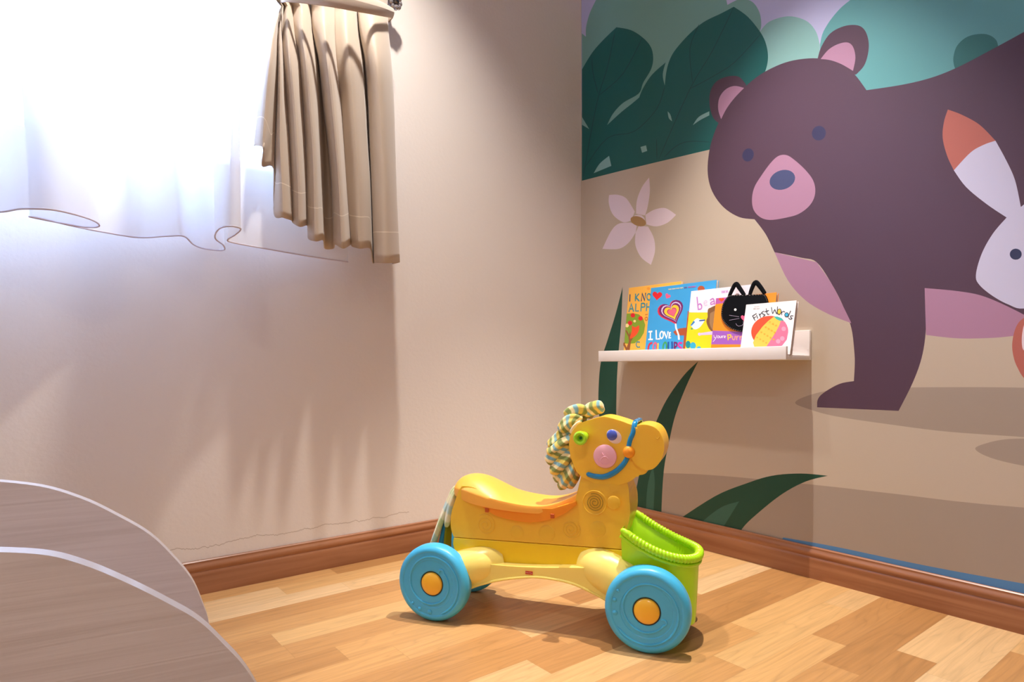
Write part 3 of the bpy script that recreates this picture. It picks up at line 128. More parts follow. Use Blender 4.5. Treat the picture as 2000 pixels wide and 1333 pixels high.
 'cat': {'o':[-0.104,-0.671,0.634],'lean':0.1759,'w':0.199,'h':0.1828,'t':0.012,'items':[('p','b_orchid2',0,[(0,0.1828),(0.0394,0.1828),(0.0321,0.1652),(0,0.1638)]),('p','b_redorange',0,[(0.0197,0.1788),(0.0198,0.1794),(0.0207,0.1807),(0.0228,0.1816),(0.0257,0.1813),(0.0283,0.1797),(0.0295,0.1775),(0.0288,0.1754),(0.0266,0.1735),(0.0239,0.1719),(0.0219,0.1704),(0.021,0.1692),(0.0209,0.1688),(0.0207,0.1692),(0.0195,0.1706),(0.017,0.1724),(0.0139,0.1746),(0.0112,0.1769),(0.0099,0.1792),(0.0106,0.1813),(0.013,0.1824),(0.0159,0.1822),(0.0183,0.1809),(0.0195,0.1795)]),('p','b_violet',0,[(0,0.0799),(0.1158,0.0701),(0.199,0.0651),(0.199,0.0307),(0.1062,0.0331),(0,0.0364)]),('s','b_white',0.00147,[(0.0057,0.0649),(0.0065,0.0626),(0.0076,0.0593),(0.0091,0.057),(0.0111,0.0563),(0.0133,0.0565),(0.0149,0.0567)]),('s','b_white',0.00147,[(0.0164,0.0649),(0.0159,0.0621),(0.015,0.0581),(0.0135,0.0542),(0.011,0.0506),(0.0079,0.0471),(0.0056,0.0447)]),('s','b_white',0.00147,[(0.0206,0.0622),(0.0202,0.0608),(0.0197,0.0588),(0.0198,0.0572),(0.0208,0.0562),(0.0224,0.0555),(0.0238,0.0556),(0.0248,0.0567),(0.0256,0.0586),(0.0257,0.0602),(0.0245,0.0613),(0.0225,0.0621),(0.0211,0.0626)]),('s','b_white',0.00144,[(0.0279,0.0619),(0.028,0.0602),(0.0281,0.0579),(0.0286,0.0562),(0.0298,0.0556),(0.0314,0.0555),(0.0327,0.0561),(0.0331,0.0577),(0.0332,0.06),(0.0332,0.0617)]),('s','b_white',0.00144,[(0.0339,0.056),(0.0344,0.0616)]),('s','b_white',0.00144,[(0.0378,0.0555),(0.0373,0.057),(0.0367,0.0591),(0.0367,0.0607),(0.0379,0.0613),(0.0396,0.0614),(0.0409,0.0614)]),('s','b_white',0.00141,[(0.0433,0.0574),(0.0448,0.0578),(0.0467,0.0583),(0.0479,0.0589),(0.0473,0.06),(0.046,0.0612),(0.0447,0.0616),(0.0436,0.0607),(0.0425,0.059),(0.0423,0.0574),(0.0436,0.0563),(0.0456,0.0553),(0.0471,0.0547)]),('s','b_yellow',0.00376,[(0.0543,0.0645),(0.058,0.0483)]),('s','b_yellow',0.00376,[(0.0549,0.0634),(0.0575,0.0637),(0.061,0.064),(0.0638,0.0634),(0.0654,0.0613),(0.0662,0.0584),(0.0658,0.0561),(0.0633,0.0552),(0.0596,0.0549),(0.0568,0.0548)]),('s','b_peach',0.00322,[(0.0709,0.0589),(0.0712,0.0563),(0.0718,0.0527),(0.0728,0.0499),(0.0747,0.0485),(0.0771,0.0479),(0.079,0.0487),(0.0798,0.0516),(0.08,0.0559),(0.0801,0.059)]),('s','b_peach',0.00299,[(0.0848,0.0584),(0.0865,0.0473)]),('s','b_peach',0.00299,[(0.0857,0.0541),(0.0907,0.059)]),('s','b_peach',0.00299,[(0.0963,0.0579),(0.0979,0.0469)]),('s','b_peach',0.00299,[(0.0972,0.0537),(0.1021,0.0585)])],'felt':[(0.0453,0.1859),(0.0475,0.1861),(0.051,0.1864),(0.0571,0.1863),(0.0668,0.1858),(0.0789,0.1849),(0.0922,0.184),(0.1074,0.183),(0.1235,0.1819),(0.1374,0.181),(0.1479,0.1807),(0.1561,0.1805),(0.1627,0.1793),(0.1671,0.1769),(0.1698,0.1735),(0.1723,0.1692),(0.175,0.164),(0.1774,0.1578),(0.1795,0.15),(0.1814,0.1399),(0.183,0.1282),(0.1832,0.1171),(0.1816,0.1069),(0.1787,0.0972),(0.1749,0.089),(0.1706,0.0828),(0.1653,0.0781),(0.1593,0.0745),(0.1522,0.0719),(0.1443,0.0703),(0.1358,0.0694),(0.1266,0.0689),(0.1168,0.0691),(0.1068,0.0701),(0.0965,0.0717),(0.0861,0.0742),(0.0762,0.0774),(0.0672,0.0814),(0.0588,0.0862),(0.0513,0.0914),(0.0448,0.0972),(0.0394,0.1034),(0.0349,0.1096),(0.0314,0.1153),(0.029,0.1209),(0.0273,0.1274),(0.0265,0.1358),(0.0266,0.1451),(0.0275,0.1536),(0.0293,0.1607),(0.0319,0.167),(0.0349,0.1726),(0.0386,0.178),(0.0425,0.1827)],'ears':[[(0.0467,0.1847),(0.055,0.2056),(0.0655,0.2215),(0.0807,0.2052),(0.0972,0.1839)],[(0.1154,0.1831),(0.1207,0.2033),(0.1301,0.2196),(0.1459,0.2049),(0.163,0.1828)]],'face':[('p','b_white',0,[(0.0786,0.1396),(0.0783,0.1377),(0.0769,0.1364),(0.0749,0.136),(0.0727,0.1367),(0.071,0.1382),(0.0702,0.1402),(0.0706,0.1421),(0.072,0.1434),(0.074,0.1438),(0.0762,0.1431),(0.0779,0.1416)]),('p','b_pink',0,[(0.1052,0.1159),(0.1053,0.1168),(0.1061,0.1186),(0.1082,0.1199),(0.111,0.1197),(0.1137,0.1177),(0.1149,0.1147),(0.1143,0.1116),(0.1122,0.1089),(0.1096,0.1064),(0.1077,0.1043),(0.1068,0.1026),(0.1067,0.1019),(0.1065,0.1026),(0.1053,0.1044),(0.1028,0.1068),(0.0996,0.1096),(0.0969,0.1127),(0.0956,0.1159),(0.0962,0.1188),(0.0985,0.1205),(0.1013,0.1204),(0.1037,0.1187),(0.105,0.1168)]),('s','b_lilac2',0.0007,[(0.0559,0.1238),(0.0892,0.117)]),('s','b_lilac2',0.0007,[(0.0576,0.1082),(0.0909,0.1115)]),('s','b_lilac2',0.0007,[(0.0815,0.0966),(0.0851,0.0913),(0.0917,0.0878),(0.102,0.0892),(0.1064,0.0948),(0.1053,0.1022)]),('p','b_white',0,[(0.146,0.1361),(0.1457,0.1343),(0.1444,0.133),(0.1424,0.1326),(0.1404,0.1333),(0.1388,0.1348),(0.138,0.1367),(0.1384,0.1386),(0.1397,0.1398),(0.1416,0.1402),(0.1437,0.1395),(0.1453,0.138)])]},
 'first': {'o':[-0.126,-0.785,0.634],'lean':0.2355,'w':0.153,'h':0.1543,'t':0.0122,'items':[('p','b_red3',0,[(0.1393,0.0699),(0.1401,0.0628),(0.1397,0.0558),(0.1379,0.0491),(0.1349,0.0428),(0.1306,0.0371),(0.1253,0.0321),(0.119,0.028),(0.1118,0.0248),(0.1039,0.0227),(0.0955,0.0216),(0.0869,0.0216),(0.0781,0.0228),(0.0694,0.0251),(0.061,0.0285),(0.0532,0.0329),(0.0461,0.0382),(0.04,0.0442),(0.035,0.0509),(0.0312,0.0581),(0.0287,0.0655),(0.0277,0.073),(0.0282,0.0804),(0.03,0.0874),(0.0333,0.094),(0.0379,0.0999),(0.0437,0.1049),(0.0505,0.109),(0.0581,0.112),(0.0663,0.114),(0.075,0.1147),(0.0838,0.1143),(0.0926,0.1127),(0.1012,0.1101),(0.1093,0.1064),(0.1168,0.1019),(0.1234,0.0965),(0.1291,0.0905),(0.1337,0.0839),(0.1371,0.077)]),('p','b_yellow3',0,[(0.0917,0.1111),(0.1148,0.0985),(0.1115,0.0846),(0.1046,0.0669),(0.0931,0.0452),(0.083,0.0274),(0.0749,0.0175),(0.0457,0.0212),(0.0382,0.0369),(0.0448,0.0593),(0.0608,0.0833),(0.0756,0.0988)]),('p','b_pink3',0,[(0.1148,0.0985),(0.1264,0.0948),(0.1344,0.0834),(0.1401,0.0652),(0.1389,0.0426),(0.1281,0.0261),(0.111,0.0176),(0.0749,0.0175),(0.083,0.0274),(0.0931,0.0452),(0.1046,0.0669),(0.1115,0.0846)]),('p','b_teal2',0,[(0.0916,0.1121),(0.103,0.111),(0.116,0.1055),(0.1234,0.098),(0.1108,0.0984),(0.101,0.103)]),('p','b_pink4',0,[(0.1213,0.0382),(0.1203,0.0339),(0.1165,0.0317),(0.1117,0.0327),(0.1082,0.0363),(0.1076,0.041),(0.1102,0.0445),(0.1148,0.0451),(0.1191,0.0426)]),('p','b_pink4',0,[(0.1329,0.0735),(0.1318,0.0692),(0.1281,0.0671),(0.1233,0.0681),(0.1199,0.0718),(0.1193,0.0765),(0.1218,0.08),(0.1264,0.0805),(0.1307,0.078)]),('p','b_pink4',0,[(0.1324,0.0458),(0.1313,0.0415),(0.1276,0.0393),(0.1229,0.0403),(0.1194,0.0439),(0.1188,0.0486),(0.1214,0.052),(0.1259,0.0527),(0.1302,0.0502)]),('p','b_yellow4',0,[(0.0525,0.0518),(0.0518,0.0499),(0.0496,0.0492),(0.0472,0.0501),(0.046,0.052),(0.0467,0.0539),(0.0489,0.0546),(0.0513,0.0537)]),('p','b_yellow4',0,[(0.0626,0.0461),(0.0619,0.0442),(0.0598,0.0435),(0.0574,0.0444),(0.0562,0.0463),(0.0569,0.0482),(0.0591,0.0489),(0.0614,0.048)]),('p','b_yellow4',0,[(0.0727,0.0404),(0.072,0.0386),(0.0699,0.0379),(0.0675,0.0387),(0.0663,0.0407),(0.067,0.0425),(0.0691,0.0432),(0.0715,0.0424)]),('p','b_yellow4',0,[(0.0826,0.0349),(0.082,0.033),(0.0798,0.0323),(0.0775,0.0332),(0.0763,0.0351),(0.077,0.0369),(0.0791,0.0376),(0.0815,0.0368)]),('p','b_yellow4',0,[(0.0636,0.0667),(0.063,0.0648),(0.0608,0.0642),(0.0584,0.065),(0.0572,0.067),(0.0579,0.0688),(0.0601,0.0695),(0.0625,0.0686)]),('p','b_yellow4',0,[(0.0737,0.061),(0.073,0.0591),(0.0709,0.0584),(0.0685,0.0593),(0.0674,0.0612),(0.068,0.0631),(0.0702,0.0638),(0.0725,0.0629)]),('p','b_yellow4',0,[(0.0837,0.0553),(0.083,0.0534),(0.0809,0.0527),(0.0785,0.0536),(0.0774,0.0555),(0.078,0.0573),(0.0802,0.058),(0.0825,0.0572)]),('p','b_yellow4',0,[(0.0935,0.0496),(0.0929,0.0478),(0.0908,0.0471),(0.0885,0.048),(0.0873,0.0499),(0.088,0.0517),(0.0901,0.0524),(0.0924,0.0515)]),('p','b_yellow4',0,[(0.1033,0.044),(0.1027,0.0422),(0.1006,0.0415),(0.0983,0.0424),(0.0971,0.0442),(0.0978,0.0461),(0.0999,0.0468),(0.1022,0.0459)]),('p','b_yellow4',0,[(0.0747,0.0815),(0.0741,0.0797),(0.0719,0.079),(0.0696,0.0799),(0.0684,0.0818),(0.0691,0.0837),(0.0712,0.0844),(0.0736,0.0834)]),('p','b_yellow4',0,[(0.0847,0.0757),(0.084,0.0739),(0.0819,0.0732),(0.0796,0.0741),(0.0784,0.076),(0.0791,0.0779),(0.0812,0.0785),(0.0835,0.0776)]),('p','b_yellow4',0,[(0.0946,0.07),(0.0939,0.0681),(0.0918,0.0675),(0.0895,0.0683),(0.0883,0.0703),(0.089,0.0721),(0.0911,0.0728),(0.0934,0.0719)]),('p','b_yellow4',0,[(0.1044,0.0643),(0.1037,0.0625),(0.1016,0.0618),(0.0993,0.0626),(0.0982,0.0645),(0.0988,0.0664),(0.1009,0.067),(0.1032,0.0662)]),('p','b_yellow4',0,[(0.0858,0.0962),(0.0851,0.0944),(0.083,0.0937),(0.0806,0.0946),(0.0794,0.0966),(0.0801,0.0984),(0.0823,0.0991),(0.0846,0.0981)]),('p','b_yellow4',0,[(0.0956,0.0904),(0.095,0.0885),(0.0929,0.0879),(0.0906,0.0888),(0.0894,0.0907),(0.0901,0.0925),(0.0922,0.0932),(0.0945,0.0923)]),('p','b_yellow4',0,[(0.1054,0.0846),(0.1048,0.0827),(0.1027,0.0821),(0.1004,0.083),(0.0992,0.0849),(0.0999,0.0867),(0.102,0.0874),(0.1043,0.0865)]),('s','ink',0.00221,[(0.0262,0.1181),(0.0272,0.1163),(0.0288,0.1136),(0.0305,0.1109),(0.0325,0.1081),(0.0346,0.1053),(0.0361,0.1033)]),('s','ink',0.00221,[(0.0254,0.1178),(0.0351,0.123)]),('s','ink',0.00221,[(0.0297,0.1114),(0.0363,0.1145)]),('s','ink',0.00221,[(0.0382,0.1194),(0.0433,0.1095)]),('s','ink',0.00221,[(0.0459,0.1231),(0.0523,0.1114)]),('s','ink',0.00221,[(0.0481,0.1181),(0.0526,0.1247)]),('s','ink',0.00216,[(0.0598,0.1298),(0.0578,0.129),(0.0551,0.128),(0.0536,0.1267),(0.0542,0.1251),(0.0561,0.1232),(0.0581,0.1216),(0.0607,0.1203),(0.0636,0.1192),(0.065,0.118),(0.0638,0.1165),(0.0612,0.115),(0.0592,0.1139)]),('s','ink',0.00211,[(0.0659,0.137),(0.0672,0.1322),(0.0692,0.1255),(0.0712,0.1207),(0.0733,0.1193),(0.0755,0.1197),(0.077,0.1201)]),('s','ink',0.00216,[(0.0628,0.1281),(0.0745,0.131)]),('s','ink',0.00211,[(0.0815,0.1395),(0.0832,0.1334),(0.0856,0.1253),(0.0878,0.1206),(0.0893,0.1232),(0.0907,0.1293),(0.0924,0.1325),(0.095,0.1285),(0.098,0.1216),(0.1,0.1187),(0.1005,0.124),(0.1001,0.1332),(0.0997,0.1401)]),('s','ink',0.00206,[(0.1124,0.1274),(0.1153,0.1154)]),('s','ink',0.00205,[(0.1145,0.1217),(0.1152,0.1228),(0.1162,0.1241),(0.1176,0.125),(0.1194,0.1247),(0.1215,0.124),(0.123,0.1234)]),('s','ink',0.00196,[(0.1397,0.1246),(0.139,0.1224),(0.1381,0.1193),(0.1371,0.1161),(0.1361,0.1128),(0.135,0.1094),(0.1343,0.1069)]),('s','ink',0.00196,[(0.149,0.11),(0.147,0.1102),(0.1442,0.1106),(0.1422,0.1104),(0.1414,0.1094),(0.1414,0.1079),(0.1419,0.1064),(0.1434,0.1053),(0.1455,0.1043),(0.1466,0.1034),(0.1461,0.1021),(0.1447,0.1009),(0.143,0.1004),(0.1409,0.1012),(0.1384,0.1028),(0.1366,0.104)]),('p','ink',0,[(0.038,0.124),(0.0377,0.123),(0.0367,0.1227),(0.0355,0.1232),(0.0349,0.1242),(0.0353,0.1253),(0.0363,0.1256),(0.0374,0.1251)]),('p','b_yellow',0,[(0.1124,0.1236),(0.1118,0.1206),(0.1105,0.1184),(0.1086,0.1171),(0.1064,0.117),(0.1043,0.1181),(0.1025,0.1202),(0.1014,0.1231),(0.1012,0.1263),(0.1017,0.1292),(0.1031,0.1315),(0.105,0.1328),(0.1072,0.1329),(0.1093,0.1318),(0.111,0.1296),(0.1121,0.1267)]),('s','ink',0.00185,[(0.1124,0.1236),(0.1118,0.1206),(0.1105,0.1184),(0.1086,0.1171),(0.1064,0.117),(0.1043,0.1181),(0.1025,0.1202),(0.1014,0.1231),(0.1012,0.1263),(0.1017,0.1292),(0.1031,0.1315),(0.105,0.1328),(0.1072,0.1329),(0.1093,0.1318),(0.111,0.1296),(0.1121,0.1267),(0.1124,0.1236)]),('p','b_blue2',0,[(0.135,0.1132),(0.1345,0.111),(0.1332,0.1094),(0.1314,0.1085),(0.1292,0.1086),(0.1272,0.1095),(0.1254,0.1112),(0.1243,0.1134),(0.124,0.1158),(0.1246,0.1179),(0.1259,0.1196),(0.1277,0.1204),(0.1298,0.1204),(0.1319,0.1194),(0.1336,0.1177),(0.1347,0.1155)]),('s','ink',0.00181,[(0.135,0.1132),(0.1345,0.111),(0.1332,0.1094),(0.1314,0.1085),(0.1292,0.1086),(0.1272,0.1095),(0.1254,0.1112),(0.1243,0.1134),(0.124,0.1158),(0.1246,0.1179),(0.1259,0.1196),(0.1277,0.1204),(0.1298,0.1204),(0.1319,0.1194),(0.1336,0.1177),(0.1347,0.1155),(0.135,0.1132)]),('s','b_grey',0.00068,[(0.0272,0.1469),(0.029,0.1447)]),('s','b_grey',0.00066,[(0.029,0.1447),(0.0301,0.1468)]),('s','b_grey',0.00066,[(0.0301,0.1468),(0.0318,0.1447)]),('s','b_grey',0.00066,[(0.0318,0.1447),(0.033,0.1468)]),('s','b_grey',0.00066,[(0.033,0.1468),(0.0347,0.1447)]),('s','b_grey',0.00066,[(0.0358,0.1468),(0.0375,0.1446)]),('s','b_grey',0.00066,[(0.0375,0.1446),(0.0387,0.1467)]),('s','b_grey',0.00065,[(0.0387,0.1467),(0.0404,0.1446)]),('s','b_grey',0.00065,[(0.0404,0.1446),(0.0415,0.1467)]),('s','b_grey',0.00066,[(0.0415,0.1467),(0.0432,0.1446)]),('s','b_grey',0.00066,[(0.0432,0.1446),(0.0443,0.1467)]),('s','b_grey',0.00088,[(0.0252,0.1409),(0.0272,0.1383)]),('s','b_grey',0.0009,[(0.0272,0.1383),(0.0286,0.1409)]),('s','b_grey',0.00088,[(0.0286,0.1409),(0.0306,0.1383)]),('s','b_grey',0.00088,[(0.0306,0.1383),(0.0319,0.1408)]),('s','b_grey',0.0009,[(0.0319,0.1408),(0.034,0.1383)]),('s','b_grey',0.00088,[(0.0353,0.1408),(0.0373,0.1383)]),('s','b_grey',0.00088,[(0.0373,0.1383),(0.0387,0.1408)]),('s','b_grey',0.00086,[(0.0387,0.1408),(0.0407,0.1382)]),('s','b_grey',0.00086,[(0.0407,0.1382),(0.042,0.1407)]),('s','b_grey',0.00088,[(0.042,0.1407),(0.044,0.1382)]),('s','b_grey',0.00088,[(0.044,0.1382),(0.0453,0.1407)])]},
}
DRAPE = [[[-1.2262,-0.102,1.5718],[-1.2608,-0.129,1.482],[-1.2829,-0.15,1.3857],[-1.2974,-0.15,1.2751],[-1.3086,-0.15,1.1663],[-1.3096,-0.15,1.1661]],[[-1.2362,-0.136,1.5529],[-1.2662,-0.172,1.4621],[-1.2852,-0.2,1.3659],[-1.2954,-0.2,1.2591],[-1.3029,-0.2,1.1537],[-1.2979,-0.2,1.16]],[[-1.2284,-0.1156,1.5649],[-1.2502,-0.1462,1.4783],[-1.2604,-0.17,1.3848],[-1.2656,-0.17,1.2767],[-1.2786,-0.17,1.1673],[-1.295,-0.17,1.1111]],[[-1.2257,-0.1088,1.5689],[-1.2448,-0.1376,1.4837],[-1.2535,-0.16,1.3907],[-1.2572,-0.16,1.2822],[-1.2625,-0.16,1.1736],[-1.2625,-0.16,1.112]],[[-1.2229,-0.102,1.573],[-1.2404,-0.129,1.4887],[-1.2487,-0.15,1.396],[-1.2514,-0.15,1.287],[-1.2556,-0.15,1.1779],[-1.2578,-0.15,1.0695],[-1.2588,-0.15,0.9992]],[[-1.2296,-0.1292,1.5583],[-1.2477,-0.1634,1.4719],[-1.2563,-0.19,1.3784],[-1.2563,-0.19,1.2725],[-1.2563,-0.19,1.1666],[-1.2511,-0.19,1.0617],[-1.2485,-0.19,0.9825]],[[-1.2207,-0.1088,1.5707],[-1.2356,-0.1376,1.4867],[-1.2397,-0.16,1.3949],[-1.2333,-0.16,1.2884],[-1.2252,-0.16,1.1818],[-1.2198,-0.16,1.074],[-1.216,-0.16,0.9847]],[[-1.2174,-0.102,1.5749],[-1.2306,-0.129,1.492],[-1.2337,-0.15,1.4005],[-1.2256,-0.15,1.2937],[-1.2191,-0.15,1.1859],[-1.2136,-0.15,1.0774],[-1.2104,-0.15,0.9818]],[[-1.2165,-0.1292,1.563],[-1.2263,-0.1634,1.4789],[-1.2289,-0.19,1.3866],[-1.2193,-0.19,1.2821],[-1.2123,-0.19,1.1763],[-1.2058,-0.19,1.0697],[-1.2047,-0.19,0.9646]],[[-1.1916,-0.0952,1.5872],[-1.1952,-0.1204,1.5073],[-1.1881,-0.14,1.418],[-1.1796,-0.14,1.3089],[-1.1723,-0.14,1.1989],[-1.1689,-0.14,1.0876],[-1.1666,-0.14,0.9814]],[[-1.1905,-0.102,1.5845],[-1.1954,-0.129,1.5036],[-1.1888,-0.15,1.4139],[-1.1804,-0.15,1.3054],[-1.1737,-0.15,1.1958],[-1.1703,-0.15,1.0851],[-1.1681,-0.15,0.946]],[[-1.1786,-0.1292,1.5764],[-1.188,-0.1634,1.4916],[-1.1866,-0.19,1.3993],[-1.1773,-0.19,1.293],[-1.1684,-0.19,1.1859],[-1.1644,-0.19,1.0771],[-1.1616,-0.19,0.9321]],[[-1.1455,-0.0952,1.6035],[-1.1496,-0.1204,1.5224],[-1.1455,-0.14,1.4307],[-1.1368,-0.14,1.32],[-1.1321,-0.14,1.2076],[-1.1292,-0.14,1.0946],[-1.1234,-0.14,0.9476]],[[-1.1294,-0.0612,1.6246],[-1.1295,-0.0774,1.5471],[-1.1193,-0.09,1.4577],[-1.1092,-0.09,1.3436],[-1.1037,-0.09,1.2277],[-1.1007,-0.09,1.111],[-1.0983,-0.09,0.9351]],[[-1.1258,-0.0612,1.6259],[-1.1277,-0.0774,1.5477],[-1.1164,-0.09,1.4586],[-1.1031,-0.09,1.3452],[-1.0898,-0.09,1.2308],[-1.08,-0.09,1.1146],[-1.0739,-0.09,0.938]],[[-1.1387,-0.102,1.6029],[-1.1442,-0.129,1.5206],[-1.1349,-0.15,1.4301],[-1.1232,-0.15,1.3202],[-1.1091,-0.15,1.2099],[-1.0985,-0.15,1.0978],[-1.0925,-0.15,0.9384]],[[-1.1206,-0.136,1.5939],[-1.1308,-0.172,1.5069],[-1.1316,-0.2,1.412],[-1.119,-0.2,1.3048],[-1.1085,-0.2,1.1961],[-1.0998,-0.2,1.0863],[-1.091,-0.2,0.9197]],[[-1.0723,-0.0952,1.6295],[-1.0815,-0.1204,1.5449],[-1.0836,-0.14,1.4493],[-1.0714,-0.14,1.3369],[-1.0629,-0.14,1.2228],[-1.0549,-0.14,1.1078],[-1.042,-0.14,0.946]],[[-1.0714,-0.102,1.6268],[-1.0814,-0.129,1.5413],[-1.0853,-0.15,1.445],[-1.0733,-0.15,1.3332],[-1.0642,-0.15,1.2197],[-1.0562,-0.15,1.1053],[-1.0427,-0.15,0.9385]],[[-1.0546,-0.1292,1.6205],[-1.0663,-0.1634,1.5318],[-1.0688,-0.19,1.4347],[-1.0598,-0.19,1.3235],[-1.0507,-0.19,1.2115],[-1.0416,-0.19,1.0989],[-1.0373,-0.19,0.9274]],[[-1.0201,-0.102,1.645],[-1.0264,-0.129,1.5595],[-1.0202,-0.15,1.4645],[-1.0108,-0.15,1.3494],[-1.0038,-0.15,1.2329],[-0.9949,-0.15,1.1162],[-0.9885,-0.15,0.939]],[[-1.0089,-0.0884,1.6551],[-1.0124,-0.1118,1.5714],[-1.0047,-0.13,1.4768],[-0.9951,-0.13,1.36],[-0.988,-0.13,1.2419],[-0.9789,-0.13,1.1236],[-0.9711,-0.13,0.9048]],[[-0.9876,-0.0612,1.675],[-0.9884,-0.0774,1.5938],[-0.9778,-0.09,1.5001],[-0.9685,-0.09,1.3801],[-0.9639,-0.09,1.2583],[-0.9572,-0.09,1.1364],[-0.9472,-0.09,0.9094]],[[-1.0014,-0.1088,1.6485],[-1.0082,-0.1376,1.5619],[-1.0015,-0.16,1.4663],[-0.9932,-0.16,1.3506],[-0.9875,-0.16,1.2337],[-0.983,-0.16,1.1161],[-0.9765,-0.16,0.8985]],[[-0.9753,-0.136,1.6455],[-0.9862,-0.172,1.5547],[-0.9871,-0.2,1.4554],[-0.9776,-0.2,1.3415],[-0.9712,-0.2,1.2261],[-0.9648,-0.2,1.1103],[-0.9583,-0.2,0.894]],[[-0.9097,-0.0952,1.6872],[-0.9178,-0.1204,1.599],[-0.9176,-0.14,1.4991],[-0.9095,-0.14,1.3789],[-0.9054,-0.14,1.2572],[-0.9007,-0.14,1.1352],[-0.889,-0.14,0.9119]],[[-0.8961,-0.0544,1.7105],[-0.8984,-0.0688,1.6271],[-0.8937,-0.08,1.5292],[-0.8867,-0.08,1.4046],[-0.8832,-0.08,1.2787],[-0.8797,-0.08,1.1525],[-0.8832,-0.08,0.9141]]]
HEM = [[-1.9222,-0.2041],[-1.8571,-0.192],[-1.8104,-0.1978],[-1.7743,-0.2571],[-1.7225,-0.2825],[-1.6642,-0.2354],[-1.6418,-0.1741],[-1.6617,-0.1392],[-1.7176,-0.1578],[-1.7614,-0.1818],[-1.7513,-0.184],[-1.6895,-0.1366],[-1.6299,-0.1037],[-1.5559,-0.0823],[-1.5014,-0.1475],[-1.4717,-0.1635],[-1.4325,-0.0672],[-1.3972,-0.0249],[-1.3547,-0.0307],[-1.3689,-0.1002],[-1.4099,-0.1894],[-1.4275,-0.3036],[-1.4145,-0.3465],[-1.3896,-0.3334],[-1.3824,-0.263],[-1.381,-0.1891],[-1.3611,-0.1568],[-1.2706,-0.1244],[-1.1478,-0.0859],[-1.0156,-0.0593]]
TIE_BAND = [[[-1.2363,-0.108,1.5684],[-1.2355,-0.163,1.5492],[-1.1889,-0.198,1.5446],[-1.1317,-0.228,1.5419],[-1.0554,-0.218,1.5608],[-0.9621,-0.168,1.6037],[-0.8831,-0.088,1.6596]],[[-1.2363,-0.108,1.6314],[-1.2355,-0.163,1.6132],[-1.1889,-0.198,1.6087],[-1.1317,-0.228,1.6025],[-1.0554,-0.218,1.6164],[-0.9621,-0.168,1.6492],[-0.8796,-0.088,1.692]]]

REAR_P = [(-.015, .4990), (.031, .489), (.064, .474), (.091, .456), (.120, .433), (.142, .406), (.158, .381), (.168, .354), (.174, .330), (.178, .28), (.179, .20)]
FRONT_P = [(-.015, .4965), (.020, .490), (.041, .481), (.063, .467), (.086, .450), (.105, .434), (.121, .414), (.131, .400), (.140, .383), (.152, .354), (.162, .32), (.168, .27), (.170, .20)]

# ------------------------------------------------------------ helpers
def lin(h):
    h = h.lstrip('#')
    v = [int(h[i:i + 2], 16) / 255 for i in (0, 2, 4)]
    return tuple((c / 12.92 if c <= 0.04045 else ((c + 0.055) / 1.055) ** 2.4) for c in v) + (1,)


def mat(name, col, rough=0.5, spec=0.5, sss=0.0, metal=0.0, coat=0.0, bump=None):
    m = bpy.data.materials.new(name)
    m.use_nodes = True
    p = m.node_tree.nodes['Principled BSDF']
    p.inputs['Base Color'].default_value = lin(col) if isinstance(col, str) else col
    p.inputs['Roughness'].default_value = rough
    p.inputs['Specular IOR Level'].default_value = spec
    p.inputs['Metallic'].default_value = metal
    p.inputs['Coat Weight'].default_value = coat
    if sss:
        p.inputs['Subsurface Weight'].default_value = sss
        p.inputs['Subsurface Radius'].default_value = (0.02, 0.014, 0.004)
        p.inputs['Subsurface Scale'].default_value = 1.0
    if bump:
        scale, strength, dist = bump
        n = N(m)
        tc = n('ShaderNodeTexCoord')
        nz = n('ShaderNodeTexNoise')
        nz.inputs['Scale'].default_value = scale
        nz.inputs['Detail'].default_value = 4
        b = n('ShaderNodeBump')
        b.inputs['Strength'].default_value = strength
        b.inputs['Distance'].default_value = dist
        L(m, tc.outputs['Object'], nz.inputs['Vector'])
        L(m, nz.outputs[0], b.inputs['Height'])
        L(m, b.outputs[0], p.inputs['Normal'])
    return m


def N(m):
    return lambda t: m.node_tree.nodes.new(t)


def L(m, a, b):
    m.node_tree.links.new(a, b)


def math_node(m, op, a, b=None, c=None):
    n = m.node_tree.nodes.new('ShaderNodeMath')
    n.operation = op
    for i, v in enumerate((a, b, c)):
        if v is None:
            continue
        if isinstance(v, (int, float)):
            n.inputs[i].default_value = v
        else:
            m.node_tree.links.new(v, n.inputs[i])
    return n.outputs[0]


def link(name, bm, mats, parent=None, smooth=True, loc=None):
    me = bpy.data.meshes.new(name)
    bm.to_mesh(me)
    bm.free()
    for x in (mats if isinstance(mats, (list, tuple)) else [mats]):
        me.materials.append(x)
    if smooth:
        for p in me.polygons:
            p.use_smooth = True
        try:
            me.set_sharp_from_angle(angle=math.radians(38))
        except Exception:
            pass
    o = bpy.data.objects.new(name, me)
    C.objects.link(o)
    if parent:
        o.parent = parent
    if loc:
        o.location = loc
    return o


def empty(name, loc=(0, 0, 0), rotz=0.0):
    o = bpy.data.objects.new(name, None)
    o.empty_display_size = 0.05
    C.objects.link(o)
    o.location = loc
    o.rotation_euler = (0, 0, rotz)
    return o


def tag(o, label=None, cat=None, group=None, kind=None):
    if label: o['label'] = label
    if cat: o['category'] = cat
    if group: o['group'] = group
    if kind: o['kind'] = kind
    return o


